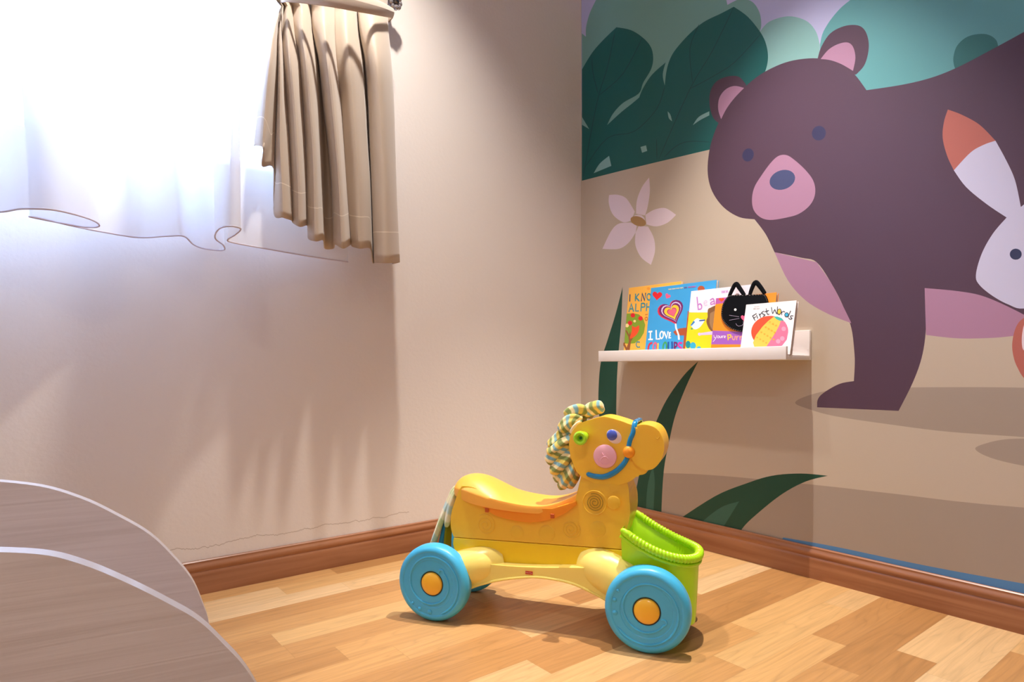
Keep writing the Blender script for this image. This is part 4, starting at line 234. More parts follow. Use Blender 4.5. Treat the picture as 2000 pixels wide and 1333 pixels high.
def box(bm, x0, x1, y0, y1, z0, z1, bev=0.0, mi=0):
    r = bmesh.ops.create_cube(bm, size=1.0)
    vs = r['verts']
    for v in vs:
        v.co = Vector(((x0 + x1) / 2 + v.co.x * (x1 - x0), (y0 + y1) / 2 + v.co.y * (y1 - y0), (z0 + z1) / 2 + v.co.z * (z1 - z0)))
    fs = set(f for v in vs for f in v.link_faces)
    for f in fs: f.material_index = mi
    if bev:
        es = list(set(e for v in vs for e in v.link_edges))
        bmesh.ops.bevel(bm, geom=es, offset=bev, segments=3, affect='EDGES', profile=0.5)


def catmull(pts, n=6, closed=False):
    pts = [Vector(p) for p in pts]
    out = []
    m = len(pts)
    rng = m if closed else m - 1
    for i in range(rng):
        if closed:
            p0, p1, p2, p3 = pts[i - 1], pts[i], pts[(i + 1) % m], pts[(i + 2) % m]
        else:
            p0, p1, p2, p3 = pts[max(0, i - 1)], pts[i], pts[i + 1], pts[min(m - 1, i + 2)]
        for k in range(n):
            t = k / n
            out.append(0.5 * ((2 * p1) + (p2 - p0) * t + (2 * p0 - 5 * p1 + 4 * p2 - p3) * t * t + (3 * p1 - p0 - 3 * p2 + p3) * t ** 3))
    if not closed:
        out.append(pts[-1])
    return out


def smooth_loop(items, n=5):
    """closed outline; items (a, b, corner)"""
    m = len(items)
    cs = [i for i in range(m) if items[i][2]]
    if not cs:
        return [tuple(p) for p in catmull([(a, b, 0) for a, b, c in items], n, True)]
    out = []
    for k, s in enumerate(cs):
        e = cs[(k + 1) % len(cs)]
        seg = [items[s]]
        j = s
        while True:
            j = (j + 1) % m
            seg.append(items[j])
            if j == e: break
        if len(seg) == 2:
            out.append((seg[0][0], seg[0][1], 0))
        else:
            out += [tuple(p) for p in catmull([(a, b, 0) for a, b, c in seg], n)][:-1]
    return out


def slab(bm, outline, y0, y1, bev=0.01, seg=4, taper=None):
    """outline of (x, z) extruded from y0 to y1, rims rounded"""
    area = sum(outline[i][0] * outline[(i + 1) % len(outline)][1] - outline[(i + 1) % len(outline)][0] * outline[i][1] for i in range(len(outline)))
    if area < 0: outline = outline[::-1]
    a = [bm.verts.new((p[0], y0, p[1])) for p in outline]
    b = [bm.verts.new((p[0], y1, p[1])) for p in outline]
    n = len(a)
    fa = bm.faces.new(a)
    fb = bm.faces.new(b[::-1])
    for i in range(n):
        bm.faces.new((a[i], b[i], b[(i + 1) % n], a[(i + 1) % n]))
    if bev:
        es = list(fa.edges) + list(fb.edges)
        bmesh.ops.bevel(bm, geom=es, offset=bev, segments=seg, affect='EDGES', profile=0.5, clamp_overlap=True)


def tube(bm, pts, rad, seg=10, flat=1.0, cap=True, up=(0, 1, 0), mod=None, closed=False, mi=0):
    """sweep a (flattened) circle along pts; rad number or list; flat scales along up-ish axis"""
    pts = [Vector(p) for p in pts]
    n = len(pts)
    rings = []
    for i, p in enumerate(pts):
        if closed:
            t = (pts[(i + 1) % n] - pts[i - 1]).normalized()
        else:
            t = (pts[min(n - 1, i + 1)] - pts[max(0, i - 1)]).normalized()
        u = Vector(up)
        if abs(t.dot(u)) > 0.98: u = Vector((0, 0, 1)) if abs(t.z) < 0.9 else Vector((1, 0, 0))
        s = t.cross(u).normalized()
        w = s.cross(t).normalized()
        r = rad[i] if isinstance(rad, (list, tuple)) else rad
        ring = []
        for k in range(seg):
            a = 2 * PI * k / seg
            rr = r * (mod(i, n, a) if mod else 1)
            ring.append(bm.verts.new(p + s * math.cos(a) * rr + w * math.sin(a) * rr * flat))
        rings.append(ring)
    fs = []
    for i in range(n if closed else n - 1):
        A, B = rings[i], rings[(i + 1) % n]
        for k in range(seg):
            fs.append(bm.faces.new((A[k], B[k], B[(k + 1) % seg], A[(k + 1) % seg])))
    if cap and not closed:
        fs.append(bm.faces.new(rings[0]))
        fs.append(bm.faces.new(rings[-1][::-1]))
    for f in fs: f.material_index = mi
    return rings


def lathe_y(bm, prof, cx=0, cz=0, seg=64, mi=0):
    """profile of (r, y) revolved about the y axis through (cx, cz)"""
    rings = []
    for r, y in prof:
        if r < 1e-6:
            rings.append([bm.verts.new((cx, y, cz))])
        else:
            rings.append([bm.verts.new((cx + r * math.cos(2 * PI * k / seg), y, cz + r * math.sin(2 * PI * k / seg))) for k in range(seg)])
    for A, B in zip(rings, rings[1:]):
        for k in range(seg):
            k2 = (k + 1) % seg
            if len(A) == 1 and len(B) == 1: continue
            if len(A) == 1: f = bm.faces.new((A[0], B[k2], B[k]))
            elif len(B) == 1: f = bm.faces.new((A[k], A[k2], B[0]))
            else: f = bm.faces.new((A[k], A[k2], B[k2], B[k]))
            f.material_index = mi


def rounded_ends(n, r, k=4):
    out = [r] * n
    for i in range(min(k, n // 2)):
        f = math.sqrt(max(0.02, 1 - (1 - i / k) ** 2))
        out[i] = r * f
        out[n - 1 - i] = r * f
    return out


def fix(bm):
    bmesh.ops.recalc_face_normals(bm, faces=bm.faces)
    return bm


def inside(p, poly):
    x, y = p
    c = False
    j = len(poly) - 1
    for i in range(len(poly)):
        xi, yi = poly[i][0], poly[i][1]
        xj, yj = poly[j][0], poly[j][1]
        if (yi > y) != (yj > y) and x < (xj - xi) * (y - yi) / (yj - yi) + xi:
            c = not c
        j = i
    return c


# ------------------------------------------------------------ room materials
def plaster(name, col, crack=False):
    m = mat(name, col, 0.75, 0.25)
    p = m.node_tree.nodes['Principled BSDF']
    n = N(m)
    tc = n('ShaderNodeTexCoord')
    n1 = n('ShaderNodeTexNoise'); n1.inputs['Scale'].default_value = 90; n1.inputs['Detail'].default_value = 5
    n2 = n('ShaderNodeTexNoise'); n2.inputs['Scale'].default_value = 9; n2.inputs['Detail'].default_value = 3
    L(m, tc.outputs['Object'], n1.inputs['Vector']); L(m, tc.outputs['Object'], n2.inputs['Vector'])
    h = math_node(m, 'ADD', n1.outputs[0], math_node(m, 'MULTIPLY', n2.outputs[0], 1.2))
    if crack:
        sx = n('ShaderNodeSeparateXYZ'); L(m, tc.outputs['Object'], sx.inputs[0])
        cx = n('ShaderNodeCombineXYZ'); L(m, sx.outputs[0], cx.inputs[0])
        n3 = n('ShaderNodeTexNoise'); n3.inputs['Scale'].default_value = 9; n3.inputs['Detail'].default_value = 8; n3.inputs['Roughness'].default_value = 0.7
        L(m, cx.outputs[0], n3.inputs['Vector'])
        line = math_node(m, 'ADD', math_node(m, 'MULTIPLY', n3.outputs[0], 0.06), 0.095)
        d = math_node(m, 'SUBTRACT', sx.outputs[2], line)
        ad = math_node(m, 'ABSOLUTE', d)
        cr = math_node(m, 'LESS_THAN', ad, 0.0011)
        inx = math_node(m, 'MULTIPLY', math_node(m, 'GREATER_THAN', sx.outputs[0], -1.55), math_node(m, 'LESS_THAN', sx.outputs[0], -0.78))
        cr = math_node(m, 'MULTIPLY', cr, inx)
        low = math_node(m, 'MULTIPLY', math_node(m, 'LESS_THAN', d, 0), inx)
        h = math_node(m, 'SUBTRACT', h, math_node(m, 'MULTIPLY', cr, 1.2))
        h = math_node(m, 'SUBTRACT', h, math_node(m, 'MULTIPLY', low, 0.5))
        mx = n('ShaderNodeMix'); mx.data_type = 'RGBA'
        mx.inputs[6].default_value = lin(col); mx.inputs[7].default_value = lin('#a89888')
        L(m, math_node(m, 'MULTIPLY', cr, 0.6), mx.inputs[0]); L(m, mx.outputs[2], p.inputs['Base Color'])
    b = n('ShaderNodeBump'); b.inputs['Strength'].default_value = 0.35; b.inputs['Distance'].default_value = 0.0016
    L(m, h, b.inputs['Height']); L(m, b.outputs[0], p.inputs['Normal'])
    return m


def floor_material():
    m = mat('laminate', '#d8a868', 0.38, 0.4)
    p = m.node_tree.nodes['Principled BSDF']
    n = N(m)
    tc = n('ShaderNodeTexCoord')
    sx = n('ShaderNodeSeparateXYZ'); L(m, tc.outputs['Object'], sx.inputs[0])
    X, Y = sx.outputs[0], sx.outputs[1]
    Wd, Ln = 0.075, 0.48
    yr = math_node(m, 'DIVIDE', Y, Wd)
    row = math_node(m, 'FLOOR', yr)
    wn = n('ShaderNodeTexWhiteNoise'); wn.noise_dimensions = '1D'; L(m, row, wn.inputs['W'])
    xr = math_node(m, 'ADD', math_node(m, 'DIVIDE', X, Ln), math_node(m, 'MULTIPLY', wn.outputs[0], 7.3))
    col = math_node(m, 'FLOOR', xr)
    cb = n('ShaderNodeCombineXYZ'); L(m, row, cb.inputs[0]); L(m, col, cb.inputs[1])
    wn2 = n('ShaderNodeTexWhiteNoise'); wn2.noise_dimensions = '3D'; L(m, cb.outputs[0], wn2.inputs['Vector'])
    rnd = wn2.outputs[0]
    ramp = n('ShaderNodeValToRGB')
    e = ramp.color_ramp.elements
    e[0].position = 0.0; e[0].color = lin('#a67644')
    e[1].position = 1.0; e[1].color = lin('#d3b082')
    for pos, c in ((0.22, '#b78651'), (0.45, '#c3935b'), (0.7, '#cca169')):
        k = ramp.color_ramp.elements.new(pos); k.color = lin(c)
    L(m, rnd, ramp.inputs[0])
    # grain: long thin noise, shifted for each stave
    g = n('ShaderNodeCombineXYZ')
    L(m, math_node(m, 'ADD', math_node(m, 'MULTIPLY', X, 2.2), math_node(m, 'MULTIPLY', rnd, 40)), g.inputs[0])
    L(m, math_node(m, 'MULTIPLY', Y, 60), g.inputs[1])
    L(m, math_node(m, 'MULTIPLY', rnd, 23), g.inputs[2])
    gn = n('ShaderNodeTexNoise'); gn.inputs['Scale'].default_value = 1.6; gn.inputs['Detail'].default_value = 7; gn.inputs['Roughness'].default_value = 0.62; gn.inputs['Distortion'].default_value = 0.25
    L(m, g.outputs[0], gn.inputs['Vector'])
    # cathedral rings
    g2 = n('ShaderNodeCombineXYZ')
    L(m, math_node(m, 'ADD', math_node(m, 'MULTIPLY', X, 1.4), math_node(m, 'MULTIPLY', rnd, 31)), g2.inputs[0])
    L(m, math_node(m, 'ADD', math_node(m, 'MULTIPLY', Y, 13), math_node(m, 'MULTIPLY', rnd, 11)), g2.inputs[1])
    wv = n('ShaderNodeTexNoise'); wv.inputs['Scale'].default_value = 1.1; wv.inputs['Detail'].default_value = 1.0
    L(m, g2.outputs[0], wv.inputs['Vector'])
    rings = math_node(m, 'ABSOLUTE', math_node(m, 'SINE', math_node(m, 'MULTIPLY', wv.outputs[0], 46)))
    rings = math_node(m, 'POWER', math_node(m, 'SUBTRACT', 1.0, rings), 3.0)
    gr = math_node(m, 'ADD', math_node(m, 'MULTIPLY', math_node(m, 'SUBTRACT', gn.outputs[0], 0.5), 1.1), math_node(m, 'MULTIPLY', rings, -0.20))
    fac = math_node(m, 'ADD', 1.0, math_node(m, 'MULTIPLY', gr, 0.6))
    mul = n('ShaderNodeVectorMath'); mul.operation = 'SCALE'
    L(m, ramp.outputs[0], mul.inputs[0]); L(m, fac, mul.inputs['Scale'])
    # joints
    fy = math_node(m, 'FRACT', yr)
    fx = math_node(m, 'FRACT', xr)
    jy = math_node(m, 'LESS_THAN', math_node(m, 'ABSOLUTE', math_node(m, 'SUBTRACT', fy, 0.5)), 0.490)
    jx = math_node(m, 'LESS_THAN', math_node(m, 'ABSOLUTE', math_node(m, 'SUBTRACT', fx, 0.5)), 0.4985)
    j = math_node(m, 'MULTIPLY', jx, jy)
    j2 = math_node(m, 'ADD', math_node(m, 'MULTIPLY', j, 0.14), 0.86)
    mul2 = n('ShaderNodeVectorMath'); mul2.operation = 'SCALE'
    L(m, mul.outputs[0], mul2.inputs[0]); L(m, j2, mul2.inputs['Scale'])
    L(m, mul2.outputs[0], p.inputs['Base Color'])
    b = n('ShaderNodeBump'); b.inputs['Strength'].default_value = 0.12; b.inputs['Distance'].default_value = 0.0008
    L(m, gn.outputs[0], b.inputs['Height']); L(m, b.outputs[0], p.inputs['Normal'])
    return m


def wood_strip(name, c1, c2, axis, rough=0.32):
    m = mat(name, c1, rough, 0.5)
    p = m.node_tree.nodes['Principled BSDF']
    n = N(m)
    tc = n('ShaderNodeTexCoord')
    mp = n('ShaderNodeMapping')
    sc = [38, 38, 38]; sc[axis] = 1.6
    mp.inputs['Scale'].default_value = sc
    L(m, tc.outputs['Object'], mp.inputs[0])
    nz = n('ShaderNodeTexNoise'); nz.inputs['Scale'].default_value = 1.0; nz.inputs['Detail'].default_value = 6; nz.inputs['Distortion'].default_value = 0.8
    L(m, mp.outputs[0], nz.inputs['Vector'])
    r = n('ShaderNodeValToRGB')
    r.color_ramp.elements[0].position = 0.32; r.color_ramp.elements[0].color = lin(c2)
    r.color_ramp.elements[1].position = 0.66; r.color_ramp.elements[1].color = lin(c1)
    L(m, nz.outputs[0], r.inputs[0]); L(m, r.outputs[0], p.inputs['Base Color'])
    return m


M_WALL = plaster('warm_white_plaster', '#e6dfd8', True)
M_WALL2 = plaster('plain_plaster', '#ddd0c2')
M_CEIL = plaster('ceiling_paint', '#e8e2da')
M_FLOOR = floor_material()
M_BASE_L = wood_strip('skirting_wood_x', '#a87350', '#8a5738', 0)
M_BASE_R = wood_strip('skirting_wood_y', '#a87350', '#8a5738', 1)
M_WHITE = mat('white_lacquer', '#e9e4e2', 0.35, 0.5)
M_FRAME = mat('window_frame_white', '#eef0f2', 0.4)

# ------------------------------------------------------------ the room
XL, YB, ZC = -3.4, -3.4, 2.5
WX0, WX1, WZ0, WZ1 = -2.75, -1.17, 1.15, 2.25        # window opening in the left wall


def struct(name, bm, m, smooth=False):
    return tag(link(name, fix(bm), m, smooth=smooth), kind='structure')


bm = bmesh.new(); box(bm, XL - .1, .1, YB - .1, .15, -.06, 0); struct('floor', bm, M_FLOOR)
bm = bmesh.new(); box(bm, XL - .1, .1, YB - .1, .15, ZC, ZC + .06); struct('ceiling', bm, M_CEIL)
bm = bmesh.new()
box(bm, XL, WX0, 0, .15, 0, ZC)
box(bm, WX1, .1, 0, .15, 0, ZC)
box(bm, WX0, WX1, 0, .15, 0, WZ0)
box(bm, WX0, WX1, 0, .15, WZ1, ZC)
struct('wall_left', bm, M_WALL)
bm = bmesh.new(); box(bm, .001, .1, YB, 0, 0, ZC); struct('wall_right', bm, M_WALL2)
bm = bmesh.new(); box(bm, XL - .1, XL, YB, .15, 0, ZC); struct('wall_back', bm, M_WALL2)
bm = bmesh.new(); box(bm, XL - .1, .1, YB - .1, YB, 0, ZC); struct('wall_front', bm, M_WALL2)

# window: frame and pane set into the opening
bm = bmesh.new()
fy0, fy1, ft = .085, .125, .045
box(bm, WX0, WX1, fy0, fy1, WZ0, WZ0 + ft, .004)
box(bm, WX0, WX1, fy0, fy1, WZ1 - ft, WZ1, .004)
for x in (WX0, (WX0 + WX1) / 2 - ft / 2, WX1 - ft):
    box(bm, x, x + ft, fy0, fy1, WZ0 + ft, WZ1 - ft, .004)
win = struct('window_1', bm, M_FRAME)
glass = bpy.data.materials.new('clear_pane'); glass.use_nodes = True
nt = glass.node_tree; nt.nodes.clear()
o_ = nt.nodes.new('ShaderNodeOutputMaterial'); mx_ = nt.nodes.new('ShaderNodeMixShader'); t_ = nt.nodes.new('ShaderNodeBsdfTransparent'); g_ = nt.nodes.new('ShaderNodeBsdfGlossy')
g_.inputs['Roughness'].default_value = 0.02; mx_.inputs[0].default_value = 0.06
nt.links.new(t_.outputs[0], mx_.inputs[1]); nt.links.new(g_.outputs[0], mx_.inputs[2]); nt.links.new(mx_.outputs[0], o_.inputs[0])
bm = bmesh.new(); box(bm, WX0 + ft, WX1 - ft, .103, .107, WZ0 + ft, WZ1 - ft)
link('glass_pane', bm, glass, win, smooth=False)

# skirting boards with a moulded top
SKIRT = [(0, 0), (.0135, 0), (.0140, .052), (.0125, .058), (.0105, .061), (.0115, .0635), (.0135, .067), (.0140, .072), (.0125, .077), (.0095, .080), (.0080, .083), (.0085, .0865), (.0060, .089), (0, .089)]
bm = bmesh.new()
a = [bm.verts.new((XL, -d, z)) for d, z in SKIRT]; b = [bm.verts.new((-d, -d, z)) for d, z in SKIRT]
for i in range(len(SKIRT) - 1): bm.faces.new((a[i], b[i], b[i + 1], a[i + 1]))
bm.faces.new(a)
struct('baseboard_left', bm, M_BASE_L, True)
bm = bmesh.new()
a = [bm.verts.new((-d - .0012, YB, z)) for d, z in SKIRT]; b = [bm.verts.new((-d - .0012, -d, z)) for d, z in SKIRT]
for i in range(len(SKIRT) - 1): bm.faces.new((a[i], b[i], b[i + 1], a[i + 1]))
bm.faces.new(a)
struct('baseboard_right', bm, M_BASE_R, True)

# ------------------------------------------------------------ mural on the right wall
MC = dict(sand='#bcae9c', sky='#b4b6da', hill1='#71a199', hill2='#82b0ad', hill3='#5d9da0', bush='#2a6b68', dusk='#9f9184', river='#4e82b4',
          leaf='#035a57', vein='#083f42', petal='#ddcdd8', pollen='#ab8757', bear='#50384a', bearpink='#a87e9a', beareye='#302d52', bearnose='#434a72',
          rabbit='#c3c2dc', fox='#b06458', eye='#2f3558', grass='#0b4637', grass2='#2f6153')
mmats = {}
for k, v in MC.items():
    mmats[k] = mat('mural_' + k, v, 0.46, 0.45, bump=(260, 0.10, 0.0008))
keys = list(MC)
loops = []
for part, col, sm, pts in MURAL:
    loops.append((part, col, smooth_loop(pts, 5) if sm else [(a, b, 0) for a, b, c in pts]))
vs, es = [], []
for part, col, lp in loops:
    s = len(vs)
    vs += [Vector((p[0], p[1])) for p in lp]
    es += [(s + i, s + (i + 1) % len(lp)) for i in range(len(lp))]
V, E_, F_, _, _, _ = delaunay_2d_cdt(vs, es, [], 0, 1e-6)
boxes = [(min(p[0] for p in lp), max(p[0] for p in lp), min(p[1] for p in lp), max(p[1] for p in lp)) for _, _, lp in loops]
groups = {}
for f in F_:
    cx = sum(V[i][0] for i in f) / 3; cz = sum(V[i][1] for i in f) / 3
    for k in range(len(loops) - 1, -1, -1):
        bx = boxes[k]
        if bx[0] <= cx <= bx[1] and bx[2] <= cz <= bx[3] and inside((cx, cz), loops[k][2]):
            groups.setdefault(loops[k][0], []).append((f, loops[k][1]))
            break
MPART = {'bg': 'wall_mural', 'leaf_cluster': 'leaf_cluster', 'flower': 'flower', 'bear': 'bear', 'rabbit': 'rabbit'}
mural_root = None
for part in ['bg', 'leaf_cluster', 'flower', 'bear', 'rabbit', 'grass_blade', 'grass_blade.001', 'grass_blade.002']:
    if part not in groups: continue
    bm = bmesh.new()
    used = {}
    cols = sorted(set(c for _, c in groups[part]))
    for f, c in groups[part]:
        q = []
        for i in f:
            if i not in used: used[i] = bm.verts.new((0, V[i][0], V[i][1]))
            q.append(used[i])
        fc = bm.faces.new(q)
        fc.material_index = cols.index(c)
    for fc in bm.faces:
        fc.normal_update()
        if fc.normal.x > 0: fc.normal_flip()
    o = link(MPART.get(part, 'grass_blade'), bm, [mmats[c] for c in cols], mural_root, smooth=False)
    if part == 'bg':
        mural_root = tag(o, 'printed wall mural of a brown bear, white rabbit and forest plants covering the right wall', 'mural')
LB = {'bear': 'brown bear figure', 'rabbit': 'white rabbit figure with orange ear tip', 'flower': 'white five-petalled flower', 'leaf_cluster': 'cluster of dark green leaves'}
for c in mural_root.children:
    if c.name.split('.')[0] in LB: c['label'] = LB[c.name.split('.')[0]]

# ------------------------------------------------------------ picture ledge
SY0, SY1 = -.935, -.2325
shelf = tag(empty('picture_ledge', (0, (SY0 + SY1) / 2, .6195)), 'white narrow picture ledge with a raised front lip holding board books on the mural wall', 'shelf')
oy = (SY0 + SY1) / 2
def loc_box(name, x0, x1, y0, y1, z0, z1):
    bm = bmesh.new(); box(bm, x0, x1, y0 - oy, y1 - oy, z0 - .6195, z1 - .6195, .0012)
    return link(name, bm, M_WHITE, shelf)
loc_box('back_board', -.011, -.0006, SY0, SY1 - .016, .6195, .705)
loc_box('tray', -.1305, -.0112, SY0, SY1, .6195, .6325)
loc_box('front_lip', -.141, -.1307, SY0, SY1, .6195, .657)

# ------------------------------------------------------------ books
BC = dict(b_green='#7f9a2c', b_brown='#8c5430', b_redorange='#e4502a', b_red='#d81f2e', b_cream='#f0d890', b_orange='#ee9a38', b_orange2='#cc6a2e', ink_teal='#3f8a96', ink_navy='#27486e',
          b_pink='#e05a84', b_red2='#cf2c44', b_purple='#6f2164', b_purple2='#a03a5e', b_lilac='#cfc0e6', b_yellow='#f4c236', b_pink2='#d8607c', b_skin='#a8502f', b_white='#f4f1ee', b_leaf='#3f9a5c', b_navy='#1f4a96', b_magenta='#d22a90',
          b_yellow2='#f2d21e', b_orchid='#b878c4', b_lilac2='#d3bfe0', b_sky='#cfe4f2', b_blue='#2c7cc0', b_fur='#7a5638', b_fur2='#9a7650', b_teal='#128a94', b_blue2='#35a6cc',
          b_orchid2='#b45aa8', b_violet='#9c5cbc', b_peach='#eaa07c', b_red3='#e2502f', b_yellow3='#f4c24e', b_pink3='#ec7394', b_teal2='#36ada4', b_pink4='#f59ab4', b_yellow4='#eaa93a', b_grey='#9a979c', ink='#28343e')
bmats = {}
def bmat(k):
    if k not in bmats: bmats[k] = mat('print_' + k.replace('b_', ''), BC[k], 0.4, 0.4)
    return bmats[k]
M_PAGE = mat('page_edges', '#ddd0c4', 0.7)
COVER = {'alpha': '#f2b248', 'blue': '#3a9cd8', 'beau': '#ece0ea', 'cat': '#f28e1c', 'first': '#f0eaec'}
BLAB = {'alpha': 'yellow board book with a green apple tree and alphabet title, furthest left on the ledge',
        'blue': 'blue board book with a striped heart balloon and I LOVE COLOURS title',
        'beau': 'white and yellow board book with a brown animal, right of the blue book',
        'cat': 'orange board book with a black felt cat face and ears standing above it',
        'first': 'small white board book titled First Words with a striped beach ball, frontmost on the ledge'}


def art(bm, items, z0, mats, dz=0.000025):
    """printed shapes laid one above the other on a flat face (u, v) -> local x, z; towards -y"""
    k = 0
    for kind, col, wd, pts in items:
        k += 1
        y = -(z0 + dz * k)
        mi = mats.index(col)
        if kind == 'p':
            cl = []
            for p in pts:
                if not cl or (abs(p[0] - cl[-1][0]) + abs(p[1] - cl[-1][1])) > 2e-4: cl.append(p)
            if len(cl) < 3: continue
            try:
                f = bm.faces.new([bm.verts.new((p[0], y, p[1])) for p in cl])
            except Exception:
                continue
            f.material_index = mi
            f.normal_update()
            if f.normal.y > 0: f.normal_flip()
            bmesh.ops.triangulate(bm, faces=[f])
        else:
            n = len(pts); A = []; B = []
            w = wd / 2
            ext = [Vector(p) for p in pts]
            for i in range(n):
                a = ext[max(0, i - 1)]; b = ext[min(n - 1, i + 1)]
                d = (b - a)
                if d.length < 1e-7: d = Vector((1, 0))
                d.normalize()
                q = ext[i] - d * w * .6 if i == 0 else (ext[i] + d * w * .6 if i == n - 1 else ext[i])
                # sharp bends: scale the mitre
                s = 1.0
                if 0 < i < n - 1:
                    d1 = (ext[i] - ext[i - 1]).normalized() if (ext[i] - ext[i - 1]).length > 1e-7 else d
                    s = min(1.8, 1 / max(.4, abs(d1.dot(d))))
                nrm = Vector((-d.y, d.x)) * w * s
                A.append(bm.verts.new((q.x + nrm.x, y, q.y + nrm.y)))
                B.append(bm.verts.new((q.x - nrm.x, y, q.y - nrm.y)))
            for i in range(n - 1):
                f = bm.faces.new((A[i], A[i + 1], B[i + 1], B[i]))
                f.material_index = mi
                f.normal_update()
                if f.normal.y > 0: f.normal_flip()


M_FELT = mat('black_felt', '#0b0d12', 0.95, 0.1, bump=(900, 0.5, 0.0006))
M_STITCH = mat('pale_stitching', '#b9b0a8', 0.8)
for key in ('alpha', 'blue', 'beau', 'cat', 'first'):
    A = BOOK_ART[key]
    w, h, t = A['w'], A['h'], A['t']
    # local frame: x along the cover (world -y), z up the cover, -y out of the cover towards the room
    root = empty('board_book', A['o'])
    # local x -> world -y ; local y -> into the wall (+x) and down ; local z -> up the leaning cover
    ln = A['lean']
    ux = Vector((0, -1, 0)); uz = Vector((math.sin(ln), 0, math.cos(ln))); uy = uz.cross(ux)
    root.rotation_euler = Matrix((ux, uy, uz)).transposed().to_euler()
    tag(root, BLAB[key], 'book', 'board books on the picture ledge')
    cm = mat('cover_' + key, COVER[key], 0.4, 0.45)
    items = A['items']
    shapes = [i for i in items if i[0] == 'p']; strokes = [i for i in items if i[0] == 's']
    cb = .0014
    mk = sorted(set(i[1] for i in items))
    bm = bmesh.new()
    box(bm, 0, w, 0, cb, 0, h, .0004)
    for f in bm.faces: f.material_index = len(mk)
    art(bm, shapes, .0, mk)
    art(bm, strokes, .000025 * (len(shapes) + 1), mk, 0.000008)
    link('front_cover', bm, [bmat(k) for k in mk] + [cm], root, smooth=False)
    bm = bmesh.new(); box(bm, 0, w, t - cb, t, 0, h, .0004); box(bm, 0, cb, cb + .0001, t - cb - .0001, 0, h)
    link('back_cover', bm, cm, root, smooth=False)
    bm = bmesh.new()
    np_ = 5
    for k in range(np_):
        y0 = cb + .0002 + (t - 2 * cb - .0004) * k / np_; y1 = cb + .0002 + (t - 2 * cb - .0004) * (k + .86) / np_
        box(bm, cb + .0002, w - .0012 - .001 * (k % 2), y0, y1, .001, h - .0012)
    link('page_block', bm, M_PAGE, root, smooth=False)
    if key == 'cat':
        F = A['felt']
        bm = bmesh.new(); slab(bm, [(p[0], p[1]) for p in F], -.0045, -.0016, .0008, 2)
        mk = sorted(set(i[1] for i in A['face']))
        cxm = sum(p[0] for p in F) / len(F); czm = sum(p[1] for p in F) / len(F)
        pts = catmull([(cxm + (p[0] - cxm) * .965, -.0046, czm + (p[1] - czm) * .965) for p in F], 4, True)
        fix(bm)
        for f in bm.faces: f.material_index = len(mk)
        for i in range(0, len(pts) - 2, 3): tube(bm, [pts[i], pts[i + 1]], .00045, 5, mi=len(mk) + 1)
        art(bm, A['face'], .0046, mk, .0001)
        link('felt_cat_face', bm, [bmat(k) for k in mk] + [M_FELT, M_STITCH], root)
        for e in A['ears']:
            bm = bmesh.new()
            pts = catmull([(p[0], -.001, p[1]) for p in e], 6)
            tube(bm, pts, [.0058 + .0014 * math.sin(PI * i / (len(pts) - 1)) for i in range(len(pts))], 10, .6)
            link('felt_ear', fix(bm), M_FELT, root)

# ------------------------------------------------------------ sheer curtain
sheer = bpy.data.materials.new('sheer_voile'); sheer.use_nodes = True
nt = sheer.node_tree; nt.nodes.clear()
out = nt.nodes.new('ShaderNodeOutputMaterial'); mix = nt.nodes.new('ShaderNodeMixShader')
tr = nt.nodes.new('ShaderNodeBsdfTransparent'); tr.inputs[0].default_value = (1, 1, 1, 1)
tl = nt.nodes.new('ShaderNodeBsdfTranslucent'); tl.inputs[0].default_value = (.93, .95, 1, 1)
df = nt.nodes.new('ShaderNodeBsdfDiffuse'); df.inputs[0].default_value = (.93, .94, .97, 1)
m2 = nt.nodes.new('ShaderNodeMixShader'); m2.inputs[0].default_value = 0.86
nt.links.new(tl.outputs[0], m2.inputs[1]); nt.links.new(df.outputs[0], m2.inputs[2])
mix.inputs[0].default_value = 0.76
nt.links.new(tr.outputs[0], mix.inputs[1]); nt.links.new(m2.outputs[0], mix.inputs[2]); nt.links.new(mix.outputs[0], out.inputs[0])
M_HEM = mat('sheer_hem_thread', '#cfc8d2', 0.8)

hem = catmull([(x, y, .91) for x, y in HEM], 7)
left = [Vector((-3.0 + .0999 * k, -.14 + .06 * math.cos(k * 1.9), .91)) for k in range(10)]
left = catmull(left + [hem[0]], 5)[:-1]
hem = left + hem
n = len(hem)
lens = [0]
for i in range(1, n): lens.append(lens[-1] + (hem[i] - hem[i - 1]).length)
xa, xb = -2.98, -1.03
bm = bmesh.new()
rows = 14
grid = []
for r in range(rows + 1):
    t = r / rows
    z = .91 + (2.40 - .91) * t
    line = []
    for i, p in enumerate(hem):
        s = lens[i] / lens[-1]
        # gathered header: even pleats; hem: the free folds
        top = Vector((xa + (xb - xa) * s, -.080 + .022 * math.sin(s * 2 * PI * 26), z))
        k = t ** 1.35
        q = p.lerp(top, k * .92)
        line.append(bm.verts.new((q.x, min(q.y, -.016), z)))
    grid.append(line)
for a, b in zip(grid, grid[1:]):
    for i in range(n - 1): bm.faces.new((a[i], a[i + 1], b[i + 1], b[i]))
sheer_o = tag(empty('sheer_curtain', (-2.0, -.12, .91)), 'thin white sheer curtain with a wavy hem hanging in front of the bright window', 'curtain')
c1 = link('voile_panel', bm, sheer, sheer_o); c1.location = (2.0, .12, -.91)
bm = bmesh.new()
tube(bm, [Vector((p.x, min(p.y, -.016), p.z)) for p in hem], .0019, 6)
c2 = link('rolled_hem', fix(bm), M_HEM, sheer_o); c2.location = (2.0, .12, -.91)

